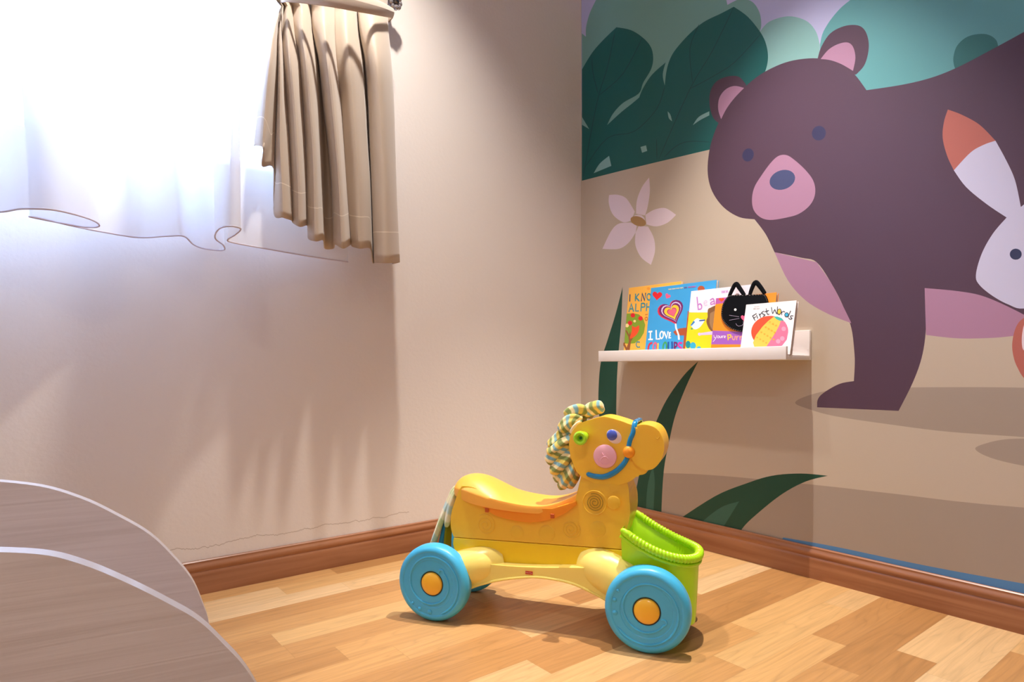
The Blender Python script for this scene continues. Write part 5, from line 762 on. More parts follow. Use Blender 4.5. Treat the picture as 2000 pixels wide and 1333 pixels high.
# ------------------------------------------------------------ tied-back drape
def fabric(name, col, hemline=False):
    m = mat(name, col, 0.55, 0.3)
    p = m.node_tree.nodes['Principled BSDF']
    p.inputs['Sheen Weight'].default_value = 0.35
    n_ = N(m)
    tc = n_('ShaderNodeTexCoord')
    mp = n_('ShaderNodeMapping'); mp.inputs['Scale'].default_value = (900, 900, 700); L(m, tc.outputs['Object'], mp.inputs[0])
    nz = n_('ShaderNodeTexNoise'); nz.inputs['Scale'].default_value = 1; nz.inputs['Detail'].default_value = 2; L(m, mp.outputs[0], nz.inputs['Vector'])
    b = n_('ShaderNodeBump'); b.inputs['Strength'].default_value = 0.15; b.inputs['Distance'].default_value = 0.0006
    h = nz.outputs[0]
    if hemline:
        uv = n_('ShaderNodeUVMap'); uv.uv_map = 'hem'
        sx = n_('ShaderNodeSeparateXYZ'); L(m, uv.outputs[0], sx.inputs[0])
        d = math_node(m, 'ABSOLUTE', math_node(m, 'SUBTRACT', sx.outputs[1], 0.088))
        ln_ = math_node(m, 'LESS_THAN', d, 0.0013)
        mx = n_('ShaderNodeMix'); mx.data_type = 'RGBA'
        mx.inputs[6].default_value = lin(col); mx.inputs[7].default_value = lin('#e2d6c4')
        L(m, math_node(m, 'MULTIPLY', ln_, .8), mx.inputs[0]); L(m, mx.outputs[2], p.inputs['Base Color'])
        h = math_node(m, 'SUBTRACT', h, math_node(m, 'MULTIPLY', ln_, 1.5))
    L(m, h, b.inputs['Height']); L(m, b.outputs[0], p.inputs['Normal'])
    return m

M_DRAPE = fabric('beige_drape', '#bfae9a', True)
M_TIE = fabric('beige_tie', '#c2b09e')
cols_ = []
for line in DRAPE:
    pts = catmull(line, 5)
    # even spacing along the length
    ls = [0]
    for i in range(1, len(pts)): ls.append(ls[-1] + (pts[i] - pts[i - 1]).length)
    R = 30
    o = []
    for k in range(R + 1):
        t = ls[-1] * k / R
        j = 0
        while j < len(ls) - 2 and ls[j + 1] < t: j += 1
        f = (t - ls[j]) / max(1e-9, ls[j + 1] - ls[j])
        q = pts[j].lerp(pts[j + 1], f)
        o.append((q, ls[-1] - t))
    cols_.append(o)
bm = bmesh.new()
uvl = bm.loops.layers.uv.new('hem')
R = 31
SUB = 6
above = 8
grid = []
ncol = (len(cols_) - 1) * SUB + 1
for k in range(R):
    row = [c[k][0] for c in cols_]; hh = [c[k][1] for c in cols_]
    pts = catmull(row, SUB)
    hv = [hh[min(len(hh) - 1, i // SUB)] * (1 - (i % SUB) / SUB) + hh[min(len(hh) - 1, i // SUB + 1)] * ((i % SUB) / SUB) for i in range(len(pts))]
    grid.append([(p, v) for p, v in zip(pts, hv)])
# the part above the tie fans out again up to the rail
topi = grid[0]
up = []
for k in range(above, 0, -1):
    t = k / above
    line = []
    for i, (p, v) in enumerate(topi):
        s = i / (len(topi) - 1)
        tx = -1.98 + 1.16 * s
        q = Vector((tx, -.165 + .035 * math.sin(s * 2 * PI * 9), 2.40))
        e = t ** .8
        z = p.z + .0 + (2.40 - p.z) * t
        line.append((Vector((p.x + (q.x - p.x) * e, p.y + (q.y - p.y) * t ** 1.8, z)), 1.0 + t))
    up.append(line)
grid = up + grid
vg = [[bm.verts.new(p) for p, v in row] for row in grid]
for r in range(len(vg) - 1):
    for i in range(len(vg[0]) - 1):
        f = bm.faces.new((vg[r][i], vg[r][i + 1], vg[r + 1][i + 1], vg[r + 1][i]))
        for lp, (rr, ii) in zip(f.loops, ((r, i), (r, i + 1), (r + 1, i + 1), (r + 1, i))):
            lp[uvl].uv = (ii / 100, grid[rr][ii][1])
drape = tag(empty('drape_curtain', (-1.05, -.12, .91)), 'heavy beige pleated curtain tied back beside the window, hanging over the plain wall', 'curtain')
c3 = link('drape_panel', bm, M_DRAPE, drape); c3.location = (1.05, .12, -.91)
md = c3.modifiers.new('thickness', 'SOLIDIFY'); md.thickness = .0022; md.offset = 0
# tie band
lo, hi = [catmull(x, 6) for x in TIE_BAND]
back = [Vector((x, y, z)) for x, y, z in ((-.90, -.028, 0), (-.98, -.024, 0), (-1.1, -.024, 0), (-1.2, -.028, 0))]
bm = bmesh.new()
L0 = lo + [Vector((p.x, p.y, lo[-1].z - (k + 1) * .018)) for k, p in enumerate(back)]
H0 = hi + [Vector((p.x, p.y, hi[-1].z - (k + 1) * .016)) for k, p in enumerate(back)]
strip = []
for a, b in zip(L0, H0):
    mid = (a + b) / 2
    strip.append([bm.verts.new(a + Vector((0, -.004, 0))), bm.verts.new(mid + Vector((0, -.014, 0))), bm.verts.new(b + Vector((0, -.004, 0)))])
for i in range(len(strip)):
    a, b = strip[i], strip[(i + 1) % len(strip)]
    for k in range(2): bm.faces.new((a[k], b[k], b[k + 1], a[k + 1]))
c4 = link('tie_band', bm, M_TIE, drape); c4.location = (1.05, .12, -.91)
md = c4.modifiers.new('thickness', 'SOLIDIFY'); md.thickness = .004
md = c4.modifiers.new('soft', 'SUBSURF'); md.levels = 1; md.render_levels = 1

# holdback of crystal beads
M_METAL = mat('dark_chrome', '#6d6a6c', 0.18, 0.5, metal=1.0)
M_CRYST = mat('smoked_crystal', '#b8b4b8', 0.08, 0.8, metal=0.6)
hb = tag(empty('curtain_holdback', (-.862, 0, 1.735)), 'small silver crystal bead curtain holdback on the wall by the tied drape', 'curtain holdback')
bm = bmesh.new(); lathe_y(bm, [(0, -.0006), (.018, -.0006), (.018, -.004), (.012, -.008), (.006, -.012), (.005, -.05), (0, -.05)], seg=24)
link('wall_stem', fix(bm), M_METAL, hb)
for k in range(9):
    a = 2 * PI * k / 9
    bm = bmesh.new()
    bmesh.ops.create_icosphere(bm, subdivisions=2, radius=.0095)
    c = link('crystal_bead', bm, M_CRYST, hb, smooth=False); c.location = (.017 * math.cos(a), -.056 - .003 * (k % 2), .017 * math.sin(a))
bm = bmesh.new(); bmesh.ops.create_icosphere(bm, subdivisions=2, radius=.012)
c = link('centre_bead', bm, M_METAL, hb, smooth=False); c.location = (0, -.062, 0)

# ------------------------------------------------------------ curved white panels in the left foreground
def ashwood():
    m = mat('white_ash_veneer', '#d3c3bd', 0.5, 0.4)
    p = m.node_tree.nodes['Principled BSDF']
    n_ = N(m)
    tc = n_('ShaderNodeTexCoord')
    mp = n_('ShaderNodeMapping'); mp.inputs['Scale'].default_value = (3.2, 1, 120); mp.inputs['Rotation'].default_value = (0, math.radians(4), 0)
    L(m, tc.outputs['Object'], mp.inputs[0])
    nz = n_('ShaderNodeTexNoise'); nz.inputs['Scale'].default_value = 1.0; nz.inputs['Detail'].default_value = 4; nz.inputs['Distortion'].default_value = 1.2
    L(m, mp.outputs[0], nz.inputs['Vector'])
    r = n_('ShaderNodeValToRGB')
    r.color_ramp.elements[0].position = .36; r.color_ramp.elements[0].color = lin('#d6c8c2')
    r.color_ramp.elements[1].position = .56; r.color_ramp.elements[1].color = lin('#dfd2cd')
    L(m, nz.outputs[0], r.inputs[0]); L(m, r.outputs[0], p.inputs['Base Color'])
    b = n_('ShaderNodeBump'); b.inputs['Strength'].default_value = .5; b.inputs['Distance'].default_value = .0008
    L(m, nz.outputs[0], b.inputs['Height']); L(m, b.outputs[0], p.inputs['Normal'])
    return m
M_ASH = ashwood()
M_EDGE = mat('white_edge_band', '#ece4e0', 0.4)
fw = Vector((.618, .786, 0)).normalized(); rt = Vector((fw.y, -fw.x, 0))
ang = math.radians(-28)
ud = -fw * math.sin(ang) + rt * math.cos(ang)          # along the panels
CAM = Vector((-1.782, -1.817, 0))
def panel_frame(D):
    o = CAM + fw * D - rt * (D * 1000 / 1227)
    return o
rack = empty('curved_side_rack', (0, 0, 0))
PO = {}
for nm, D, prof in (('rear', .58, REAR_P), ('front', .37, FRONT_P)):
    o = panel_frame(D)
    half = [(a, z) for a, z in prof]
    ax = half[0][0]
    right = [Vector((a, z, 0)) for a, z in half]
    right = catmull(right, 5)
    left = [Vector((2 * ax - p.x, p.y, 0)) for p in right[1:]][::-1]
    outl = [(p.x, p.y) for p in left + right]
    outl = [(outl[0][0], 0.0)] + outl + [(outl[-1][0], 0.0)]
    PO[nm] = (o, outl)
ro = PO['rear'][0]
rack.location = (ro.x, ro.y, 0)
rack.rotation_euler = (0, 0, math.atan2(ud.y, ud.x))
tag(rack, 'white wood-grain children\'s furniture with two curved upright side panels in the left foreground', 'furniture')
bpy.context.view_layer.update()
inv = rack.matrix_world.inverted()
PT = .012
for nm in ('rear', 'front'):
    o, outl = PO[nm]
    lo_ = inv @ Vector((o.x, o.y, 0))
    bm = bmesh.new()
    slab(bm, [(x + lo_.x, z) for x, z in outl], lo_.y - PT, lo_.y, .0025, 3)
    fix(bm)
    for f in bm.faces:
        f.material_index = 0 if abs(f.normal.y) > .9 else 1
    link('side_panel', bm, [M_ASH, M_EDGE], rack)
lf = inv @ Vector((PO['front'][0].x, PO['front'][0].y, 0)); 
bm = bmesh.new(); box(bm, -.16, .08, lf.y + .0005, -PT - .0005, .20, .212, .002)
link('shelf_board', bm, M_ASH, rack)

# ------------------------------------------------------------ the ride-on horse
HX = Vector((.53271, -.8463, 0)); TORG = Vector((-.76582, -.6755, 0)) - Vector((.8463, .53271, 0)) * .0203
horse = empty('ride_on_horse', TORG, math.atan2(HX.y, HX.x))
horse.scale = (1, .86, 1)
tag(horse, 'yellow plastic ride-on horse toy with blue wheels and green front basket on the floor', 'toy')
def plastic(name, col, rough=.32, sss=.12, coat=0.1):
    return mat(name, col, rough, .5, sss=sss, coat=coat)
M_UP = plastic('body_yellow', '#f3bf36')
M_LOW = plastic('lower_yellow', '#f9d01c')
M_LEG = plastic('leg_yellow', '#f8e074')
M_HEAD = plastic('head_yellow', '#f8c236')
M_SEAT = plastic('saddle_orange', '#ffb648', .36)
M_SKIRT = plastic('saddle_skirt_orange', '#f7941c')
M_CLIP = plastic('clip_orange', '#c85a1e')
M_BLUE = plastic('wheel_blue', '#43b4e0', .36, .05)
M_DBLUE = plastic('bridle_blue', '#0a85bd', .25, 0, .4)
M_GREEN = plastic('basket_green', '#b2ec16', .34, .25)
M_HGREEN = plastic('handle_green', '#a8e020', .3, .1)
M_PINK = plastic('button_pink', '#f4b6c8', .35, .1)
M_EYEW = plastic('eye_white', '#f1d9d4', .25, 0)
M_IRIS = plastic('eye_blue', '#4a5fc4', .15, 0, .6)
M_KNOB = plastic('knob_orange', '#f79a1c')
M_HUB = plastic('hub_yellow', '#f7b92a', .25, .1, .4)
M_DARK = mat('dark_gap', '#1d2a30', .6)
M_HOLE = mat('speaker_holes', '#6d5a14', .8)
M_RED = mat('badge_red', '#c8381c', .4)
M_CREAM = mat('cream_cloth', '#efdfb4', .85, .1, bump=(400, .4, .001))


def part(name, bm, m, parent=None, smooth=True, recalc=True):
    if recalc: fix(bm)
    o = link(name, bm, m, parent or horse, smooth)
    if smooth and 'mane' not in name and 'tail' not in name:
        md = o.modifiers.new('even_shading', 'WEIGHTED_NORMAL')
        md.keep_sharp = True
        md.weight = 80
    return o


def outline(pts, n=5):
    return [(p[0], p[1]) for p in smooth_loop([(a[0], a[1], a[2] if len(a) > 2 else 0) for a in pts], n)]


def spiral(bm, cx, cz, y, r0, r1, a0, turns, rad, n=60, curl=0):
    pts = []
    for i in range(n + 1):
        t = i / n
        a = a0 + turns * 2 * PI * t
        r = r0 + (r1 - r0) * t
        pts.append((cx + r * math.cos(a), y, cz + r * math.sin(a)))
    tube(bm, pts, rounded_ends(len(pts), rad, 3), 8)


def dome(bm, cx, cz, y, r, h, sgn=-1, seg=28):
    prof = [(r * math.cos(a), y + sgn * h * math.sin(a)) for a in [PI / 2 * k / 6 for k in range(6)]] + [(0, y + sgn * h)]
    lathe_y(bm, prof, cx, cz, seg)


# upper shell
up_out = outline([(-.221, .1865, 1), (-.228, .205), (-.2295, .226), (-.226, .25), (-.219, .270), (-.210, .295), (-.200, .312, 1), (-.17, .310), (-.127, .295), (-.085, .274), (-.04, .264), (0, .263), (.035, .268), (.065, .282), (.083, .300, 1), (.086, .325), (.091, .355), (.105, .39, 1), (.175, .39, 1), (.188, .362), (.1975, .335), (.2035, .305), (.2045, .275), (.200, .25), (.192, .225), (.188, .205), (.187, .1965, 1)])
bm = bmesh.new(); slab(bm, up_out, -.068, .068, .017, 5)
for v in bm.verts:      # the neck narrows towards the head
    t = max(0, min(1, (v.co.z - .305) / .035))
    v.co.y *= 1 - .36 * t * t * (3 - 2 * t)
for s in (-1, 1):
    y = s * .0683
    for (cx, cz, r, a0) in ((-.1376, .2232, .026, 2.4), (.0704, .231, .022, .6)):
        spiral(bm, cx, cz, y, r, .003, a0, -2.6, .0013)
    for (cx, cz, r) in ((-.0583, .2124, .017), (.0142, .2164, .020), (.1688, .2985, .015), (.133, .2364, .019)):
        dome(bm, cx, cz, s * .0675, r, .0022, s)
    pts = [(.1258 + .0265 * math.cos(a), y, .2954 + .0265 * math.sin(a)) for a in [2 * PI * k / 40 for k in range(40)]]
    tube(bm, pts, .0012, 8, closed=True)
part('upper_body', bm, M_UP)
for s in (-1, 1):
    bm = bmesh.new()
    a = 0.0
    while a < 3.3 * 2 * PI:
        r = .0028 + .0177 * a / (3.3 * 2 * PI)
        a += .0031 / r
        lathe_y(bm, [(0, s * .0687), (.0011, s * .0687), (.0011, s * .0680)], .1258 + r * math.cos(a), .2954 + r * math.sin(a), 6)
    part('speaker_grille', bm, M_HOLE)
low_out = outline([(-.221, .1850, 1), (-.2225, .170), (-.218, .155, 1), (-.17, .137), (-.10, .133), (0, .135), (.10, .140), (.17, .150), (.186, .162, 1), (.1865, .178), (.1868, .1950, 1)])
bm = bmesh.new(); slab(bm, low_out, -.0685, .0685, .006, 3)
part('lower_body', bm, M_LOW)

# arched undercarriage
beam = outline([(-.215, .105, 1), (-.205, .135), (-.16, .139), (-.08, .1395), (0, .144), (.10, .154), (.17, .158), (.215, .14), (.222, .10, 1), (.20, .072, 1), (.165, .0835), (.120, .1015), (.072, .1155), (-.002, .119), (-.079, .1055), (-.132, .089), (-.178, .0700), (-.205, .066, 1)])
bm = bmesh.new(); slab(bm, beam, -.098, .098, .006, 4)
part('chassis', bm, M_LEG)
# thin bead along the lower rim of each side
bm = bmesh.new()
for s in (-1, 1):
    tube(bm, catmull([(.158, s * .0965, .0885), (.120, s * .0985, .1045), (.072, s * .0985, .1185), (-.002, s * .0985, .122), (-.079, s * .0985, .1085), (-.132, s * .0985, .092), (-.175, s * .0965, .0745)], 6), .003, 8)
part('chassis_rim', bm, M_LEG)
# legs reaching out to the wheels
for (sx, sy) in ((-1, -1), (-1, 1), (1, -1), (1, 1)):
    bm = bmesh.new()
    if sx > 0: path = [(.115, .045, .150), (.145, .070, .148), (.18, .082, .136), (.215, .088, .118), (.240, .0895, .098)]; rr = [.044, .045, .046, .044, .040]
    else: path = [(-.115, .045, .132), (-.145, .070, .130), (-.18, .082, .122), (-.215, .088, .110), (-.242, .0895, .096)]; rr = [.040, .041, .042, .041, .040]
    p2 = catmull(path, 5)
    r2 = [rr[min(4, i // 5)] * (1 - (i % 5) / 5) + rr[min(4, i // 5 + 1)] * ((i % 5) / 5) for i in range(len(p2))]
    tube(bm, [(p.x, p.y * sy, p.z) for p in p2], r2, 28, up=(0, 0, 1))
    part('leg', bm, M_LEG)
# axles
for x in (-.249, .249):
    bm = bmesh.new(); lathe_y(bm, [(0, -.11), (.010, -.11), (.010, .11), (0, .11)], x, .09, 20)
    part('axle', bm, M_LEG)

# wheels
def wheel_mesh():
    bm = bmesh.new()
    lathe_y(bm, [(0, .000), (.052, .000), (.080, -.002), (.0885, -.008), (.090, -.016), (.090, -.030), (.0885, -.040), (.084, -.047), (.078, -.0495), (.0745, -.0490), (.073, -.0475), (.071, -.0475), (.056, -.0475), (.0545, -.0462), (.048, -.0462), (.032, -.0462), (.0300, -.0455), (.0290, -.0440), (.0288, -.040), (0, -.040)], seg=96)
    pts = []
    for i in range(91):
        t = i / 90
        a = math.radians(212 + 472 * t)
        r = .0715 - .0075 * min(1, t / .35) - (.0175 * max(0, (t - .35) / .4) if t < .75 else .0175 + .004 * (t - .75) / .25)
        pts.append((r * math.cos(a), -.0476 + .001 * min(1, max(0, (t - .3) * 4)), r * math.sin(a)))
    a = math.radians(212 + 472)
    cx, cz = pts[-1][0] + .0, pts[-1][2] + .006
    for k in range(1, 9):
        b = -PI / 2 + k * .5
        pts.append((cx + .006 * math.cos(b) , -.0466, cz + .006 * math.sin(b)))
    tube(bm, pts, rounded_ends(len(pts), .0026, 3), 8)
    for x, z, r in ((-.0595, .0375, .0036), (-.0665, .017, .0046), (-.0655, -.010, .0056)):
        dome(bm, x, z, -.0478, r, .003)
    return fix(bm)
bm = bmesh.new(); lathe_y(bm, [(.0292, -.0405), (.0292, -.0448), (.0272, -.0448), (.0272, -.0405)], seg=48); fix(bm)
hub_gap = bm
w0 = part('wheel', wheel_mesh(), M_BLUE, recalc=False)
g0 = link('hub_gap', hub_gap, M_DARK, w0)
bm = bmesh.new(); lathe_y(bm, [(0, -.040), (.0268, -.040), (.0268, -.0455), (.0245, -.0490), (.018, -.0525), (.010, -.0545), (0, -.055)], seg=48)
h0 = part('hub_cap', bm, M_HUB, w0)
def place_wheel(w, x, side, spin):
    if side < 0:
        w.location = (x, -.0955, .09); w.rotation_euler = (0, spin, 0)
    else:
        w.location = (x, .0955, .09); w.rotation_euler = (0, spin, PI)
place_wheel(w0, .249, -1, 0)
for x, side, spin in ((-.249, -1, -math.radians(78)), (.249, 1, .8), (-.249, 1, 2.0)):
    w = w0.copy(); C.objects.link(w); w.parent = horse
    for ch in (g0, h0):
        c = ch.copy(); C.objects.link(c); c.parent = w
    place_wheel(w, x, side, spin)

# saddle
ST = [(-.236, .3045, .301, .292, .022), (-.229, .3165, .305, .287, .045), (-.215, .3275, .307, .282, .060), (-.190, .3325, .306, .276, .072), (-.160, .328, .300, .271, .079), (-.127, .314, .293, .267, .082), (-.088, .2945, .286, .264, .082), (-.044, .280, .281, .262, .081), (-.006, .2755, .280, .262, .078), (.0255, .281, .285, .266, .072), (.062, .296, .299, .279, .061), (.084, .309, .312, .296, .054)]
sp = catmull([(a, b, c) for a, b, c, d, e in ST], 5); sq = catmull([(d, e, 0) for a, b, c, d, e in ST], 5)
bm = bmesh.new(); rings = []
for P3, Q3 in zip(sp, sq):
    x, zt, ze = P3; zl, w = Q3.x, Q3.y
    ring = []
    for k in range(-12, 13):
        u = k / 12
        yy = u * (w - .004)
        z = zt + (ze - zt) * abs(u) ** 2.8
        ring.append((x, yy, z))
    ring = [(x, -w + .001, zl), (x, -w - .0005, zl + .004), (x, -w, ze - .006), (x, -w + .0015, ze - .0015)] + ring[1:-1] + [(x, w - .0015, ze - .0015), (x, w, ze - .006), (x, w + .0005, zl + .004), (x, w - .001, zl)]
    rings.append([bm.verts.new(p) for p in ring])
for A_, B_ in zip(rings, rings[1:]):
    for k in range(len(A_) - 1): bm.faces.new((A_[k], B_[k], B_[k + 1], A_[k + 1]))
    bm.faces.new((A_[-1], B_[-1], B_[0], A_[0]))
bm.faces.new(rings[0]); bm.faces.new(rings[-1][::-1])
sad = part('saddle', bm, M_SEAT)
sk = outline([(-.150, .272, 1), (-.128, .258), (-.100, .247), (-.048, .2405), (-.006, .243), (.028, .253), (.06, .268), (.086, .290, 1), (.084, .297, 1), (.03, .275, 1), (-.04, .270, 1), (-.10, .272, 1)], 4)
bm = bmesh.new()
slab(bm, sk, -.0765, -.0680, .002, 2); slab(bm, sk, .0680, .0765, .002, 2)
part('saddle_skirt', bm, M_SKIRT, sad)
for x, z in ((-.131, .2605), (.0300, .2595)):
    for s in (-1, 1):
        bm = bmesh.new(); box(bm, x - .0045, x + .0045, s * .0785 - .0018, s * .0785 + .0018, z - .005, z + .005, .001)
        part('saddle_clip', bm, M_CLIP, sad)

# head
hd = outline([(.119, .4815), (.135, .4865), (.152, .4865), (.1819, .479), (.205, .4715), (.225, .4700), (.235, .455), (.228, .41), (.226, .385), (.2385, .3735, 1), (.2395, .3685), (.2330, .3625), (.2196, .3585), (.2008, .3442), (.1723, .3335), (.150, .3305), (.1300, .3325), (.1092, .341), (.0844, .3545), (.0719, .378), (.0640, .405), (.0634, .4313), (.0719, .4537), (.0894, .471)])
bm = bmesh.new(); slab(bm, hd, -.049, .049, .010, 5)
head = part('head', bm, M_HEAD)
mz = outline([(.205, .440), (.2085, .458), (.2160, .4690), (.2300, .4728), (.2450, .4718), (.2613, .4648), (.2725, .448), (.2775, .425), (.2715, .399), (.2580, .3800), (.2430, .3735), (.2270, .3765), (.2140, .3865), (.2060, .400), (.203, .42)])
bm = bmesh.new(); slab(bm, mz, -.0585, .0585, .011, 5)
for s in (-1, 1):
    spiral(bm, .2625, .4470, s * .0586, .0038, .0036, .3, -.55, .0013, 14)
part('muzzle', bm, M_HEAD, head)
bm = bmesh.new()
for s in (-1, 1):
    tube(bm, catmull([(.2134, 0, .4775), (.2130, s * .030, .4775), (.2125, s * .050, .473), (.2105, s * .0565, .455), (.204, s * .0565, .438), (.2005, s * .0560, .422)], 6), .0058, 10, .8)
    p2 = catmull([(.197, s * .0510, .398), (.188, s * .0515, .383), (.1732, s * .0515, .3675), (.155, s * .0515, .356), (.1396, s * .0515, .3515), (.120, s * .0515, .3525), (.1035, s * .0510, .3570)], 6)
    tube(bm, p2, [.0052 + .0012 * math.sin(PI * i / (len(p2) - 1)) for i in range(len(p2) - 2)] + [.004, .0015], 10, .7)
part('bridle', bm, M_DBLUE, head)
for s in (-1, 1):
    bm = bmesh.new(); bmesh.ops.create_uvsphere(bm, u_segments=28, v_segments=18, radius=.0135)
    for v in bm.verts: v.co = Vector((v.co.x, v.co.y * .75, v.co.z))
    c = part('bridle_knob', bm, M_KNOB, head); c.location = (.2010, s * .058, .4112)
    bm = bmesh.new(); dome(bm, 0, 0, 0, 1, 1, s, 32)
    for v in bm.verts:
        x, y, z = v.co
        v.co = Vector((x * .0185, y * .004, z * .0148))
        v.co = Matrix.Rotation(math.radians(38), 3, 'Y') @ v.co
    e = part('eye', bm, M_EYEW, head); e.location = (.1665, s * .0488, .4435)
    bm = bmesh.new(); bmesh.ops.create_uvsphere(bm, u_segments=24, v_segments=16, radius=.0120)
    for v in bm.verts: v.co.y *= .45
    i_ = part('iris', bm, M_IRIS, e); i_.location = (-.0042, s * .0035, .0032)
    bm = bmesh.new(); lathe_y(bm, [(.026, 0), (.0268, s * .004), (.0255, s * .007), (.020, s * .0092), (.010, s * .0102), (0, s * .0104)], seg=44)
    tube(bm, catmull([(-.0085, s * .0103, -.007), (-.004, s * .0110, -.0015), (.003, s * .0112, .0), (.0085, s * .0103, -.006)], 4), .0012, 8)
    tube(bm, [(-.006, s * .0105, .009), (-.003, s * .0112, .0035)], .0010, 8)
    tube(bm, [(.006, s * .0104, .007), (.0075, s * .0104, .0055)], .0010, 8)
    tube(bm, catmull([(-.016, s * .0095, -.004), (-.010, s * .0102, -.014), (.002, s * .0098, -.018), (.012, s * .0098, -.012)], 5), .0007, 6)
    b_ = part('nose_button', bm, M_PINK, head); b_.location = (.1468, s * .0482, .3983)
    bm = bmesh.new()
    hprof = [(.0105, s * .046), (.0110, s * .072), (.0112, s * .084), (.0135, s * .087), (.0155, s * .0905), (.0158, s * .096), (.0145, s * .100), (.0120, s * .1015), (.0085, s * .1005), (.0068, s * .0985), (.0055, s * .090), (0, s * .090)]
    lathe_y(bm, hprof, 0, 0, 40)
    c = part('handle', bm, M_HGREEN, head); c.location = (.0985, 0, .4415)
    bm = bmesh.new(); lathe_y(bm, [(.0032, s * .0905), (.0032, s * .0925), (0, s * .0925)], seg=12)
    part('handle_hole', bm, mat('deep_green', '#1f6a20', .6), c)

# cloth mane and tail, striped
def striped(name, c, scale, rot):
    m = mat(name, c[0], .9, .08)
    p = m.node_tree.nodes['Principled BSDF']
    p.inputs['Sheen Weight'].default_value = .4
    n_ = N(m)
    tc = n_('ShaderNodeTexCoord')
    uv = n_('ShaderNodeUVMap'); uv.uv_map = 'along'
    sx = n_('ShaderNodeSeparateXYZ'); L(m, uv.outputs[0], sx.inputs[0])
    nz = n_('ShaderNodeTexNoise'); nz.inputs['Scale'].default_value = 60; nz.inputs['Detail'].default_value = 3; L(m, tc.outputs['Object'], nz.inputs['Vector'])
    f = math_node(m, 'FRACT', math_node(m, 'ADD', math_node(m, 'MULTIPLY', sx.outputs[0], scale), math_node(m, 'MULTIPLY', nz.outputs[0], .12)))
    r = n_('ShaderNodeValToRGB'); r.color_ramp.interpolation = 'LINEAR'
    e = r.color_ramp.elements
    e[0].position = 0; e[0].color = lin(c[0]); e[1].position = 1; e[1].color = lin(c[0])
    for pos, cc in ((.18, c[0]), (.24, c[1]), (.42, c[1]), (.48, c[2]), (.66, c[2]), (.72, c[3]), (.92, c[3])):
        k = e.new(pos); k.color = lin(cc)
    L(m, f, r.inputs[0]); L(m, r.outputs[0], p.inputs['Base Color'])
    n2 = n_('ShaderNodeTexNoise'); n2.inputs['Scale'].default_value = 500; L(m, tc.outputs['Object'], n2.inputs['Vector'])
    b = n_('ShaderNodeBump'); b.inputs['Strength'].default_value = .5; b.inputs['Distance'].default_value = .001
    L(m, n2.outputs[0], b.inputs['Height']); L(m, b.outputs[0], p.inputs['Normal'])
    return m
M_MANE = striped('striped_cloth', ['#e6cc62', '#86b4b8', '#f0dda0', '#869250'], 31, 0)
M_TAIL = striped('pale_striped_cloth', ['#ebe2b4', '#bfd9cf', '#f3ecc8', '#cdd8a0'], 12, 0)
M_TAILB = mat('blue_cloth', '#3f97c2', .85, .1)
M_TAILO = mat('olive_cloth', '#8a8516', .85, .1)

def lobe(bm, path, r, flat=1.2, seed=0, tip=.75, root=.55):
    rnd = random.Random(seed)
    uvl = bm.loops.layers.uv.get('along') or bm.loops.layers.uv.new('along')
    p = catmull(path, 7)
    n = len(p)
    rad = []
    for i in range(n):
        t = i / (n - 1)
        f = root + (1 - root) * math.sin(min(1, t / .55) * PI / 2)
        if t > .78: f *= math.sqrt(max(.03, 1 - ((t - .78) / .22) ** 2.4)) * (1 if tip > .5 else .7)
        rad.append(r * f)
    ph = rnd.random() * 6
    seg = 28
    rings = tube(bm, p, rad, seg, flat, mod=lambda i, n_, a: 1 + .16 * math.sin(2 * a + ph + i * .10) + .07 * math.sin(5 * a + i * .15))
    ls = [0]
    for i in range(1, n): ls.append(ls[-1] + (p[i] - p[i - 1]).length)
    idx = {}
    for i, ring in enumerate(rings):
        for kk, v in enumerate(ring): idx[v] = ls[i] + seed * .013 + .55 * r * math.cos(2 * PI * kk / seg + seed)
    for f in bm.faces:
        for lp in f.loops:
            if lp.vert in idx: lp[uvl].uv = (idx[lp.vert], 0)

MANE = [
    ([(.085, .006, .483), (.100, -.004, .497), (.118, -.008, .504), (.137, -.010, .508)], .0145, 1),
    ([(.105, .010, .484), (.085, .000, .497), (.064, -.004, .492), (.048, -.006, .478)], .0125, 2),
    ([(.086, -.012, .476), (.066, -.016, .478), (.048, -.016, .466), (.036, -.016, .446)], .0120, 3),
    ([(.072, -.004, .462), (.048, -.010, .450), (.026, -.012, .430), (.004, -.014, .409)], .0105, 4),
    ([(.068, -.018, .440), (.046, -.024, .426), (.024, -.020, .406), (.006, -.018, .393)], .0110, 5),
    ([(.066, -.006, .425), (.044, -.012, .405), (.022, -.014, .385), (.006, -.014, .369)], .0135, 6),
    ([(.066, -.020, .405), (.048, -.026, .386), (.030, -.024, .366), (.016, -.020, .352)], .0120, 7),
    ([(.068, -.006, .392), (.054, -.010, .370), (.036, -.012, .348), (.022, -.012, .329)], .0120, 8),
    ([(.070, -.022, .380), (.060, -.026, .356), (.046, -.024, .334), (.038, -.020, .314)], .0110, 9),
    ([(.074, -.002, .372), (.070, -.006, .350), (.060, -.008, .330), (.050, -.008, .316)], .0110, 10),
    ([(.070, .020, .445), (.046, .024, .425), (.020, .022, .395), (.008, .020, .378)], .0130, 11),
    ([(.070, .020, .400), (.050, .024, .375), (.034, .022, .350), (.026, .018, .335)], .0130, 12),
    ([(.090, .018, .478), (.066, .020, .478), (.044, .020, .455), (.030, .018, .430)], .0130, 13)]
mane = part('mane', (lambda b: (lobe(b, MANE[0][0], MANE[0][1], 1.0, 1), b)[1])(bmesh.new()), M_MANE)
for path, r, sd in MANE[1:]:
    bm = bmesh.new(); lobe(bm, path, r * 1.25, 1.4, sd)
    part('mane_tuft', bm, M_MANE, mane)
bm = bmesh.new()
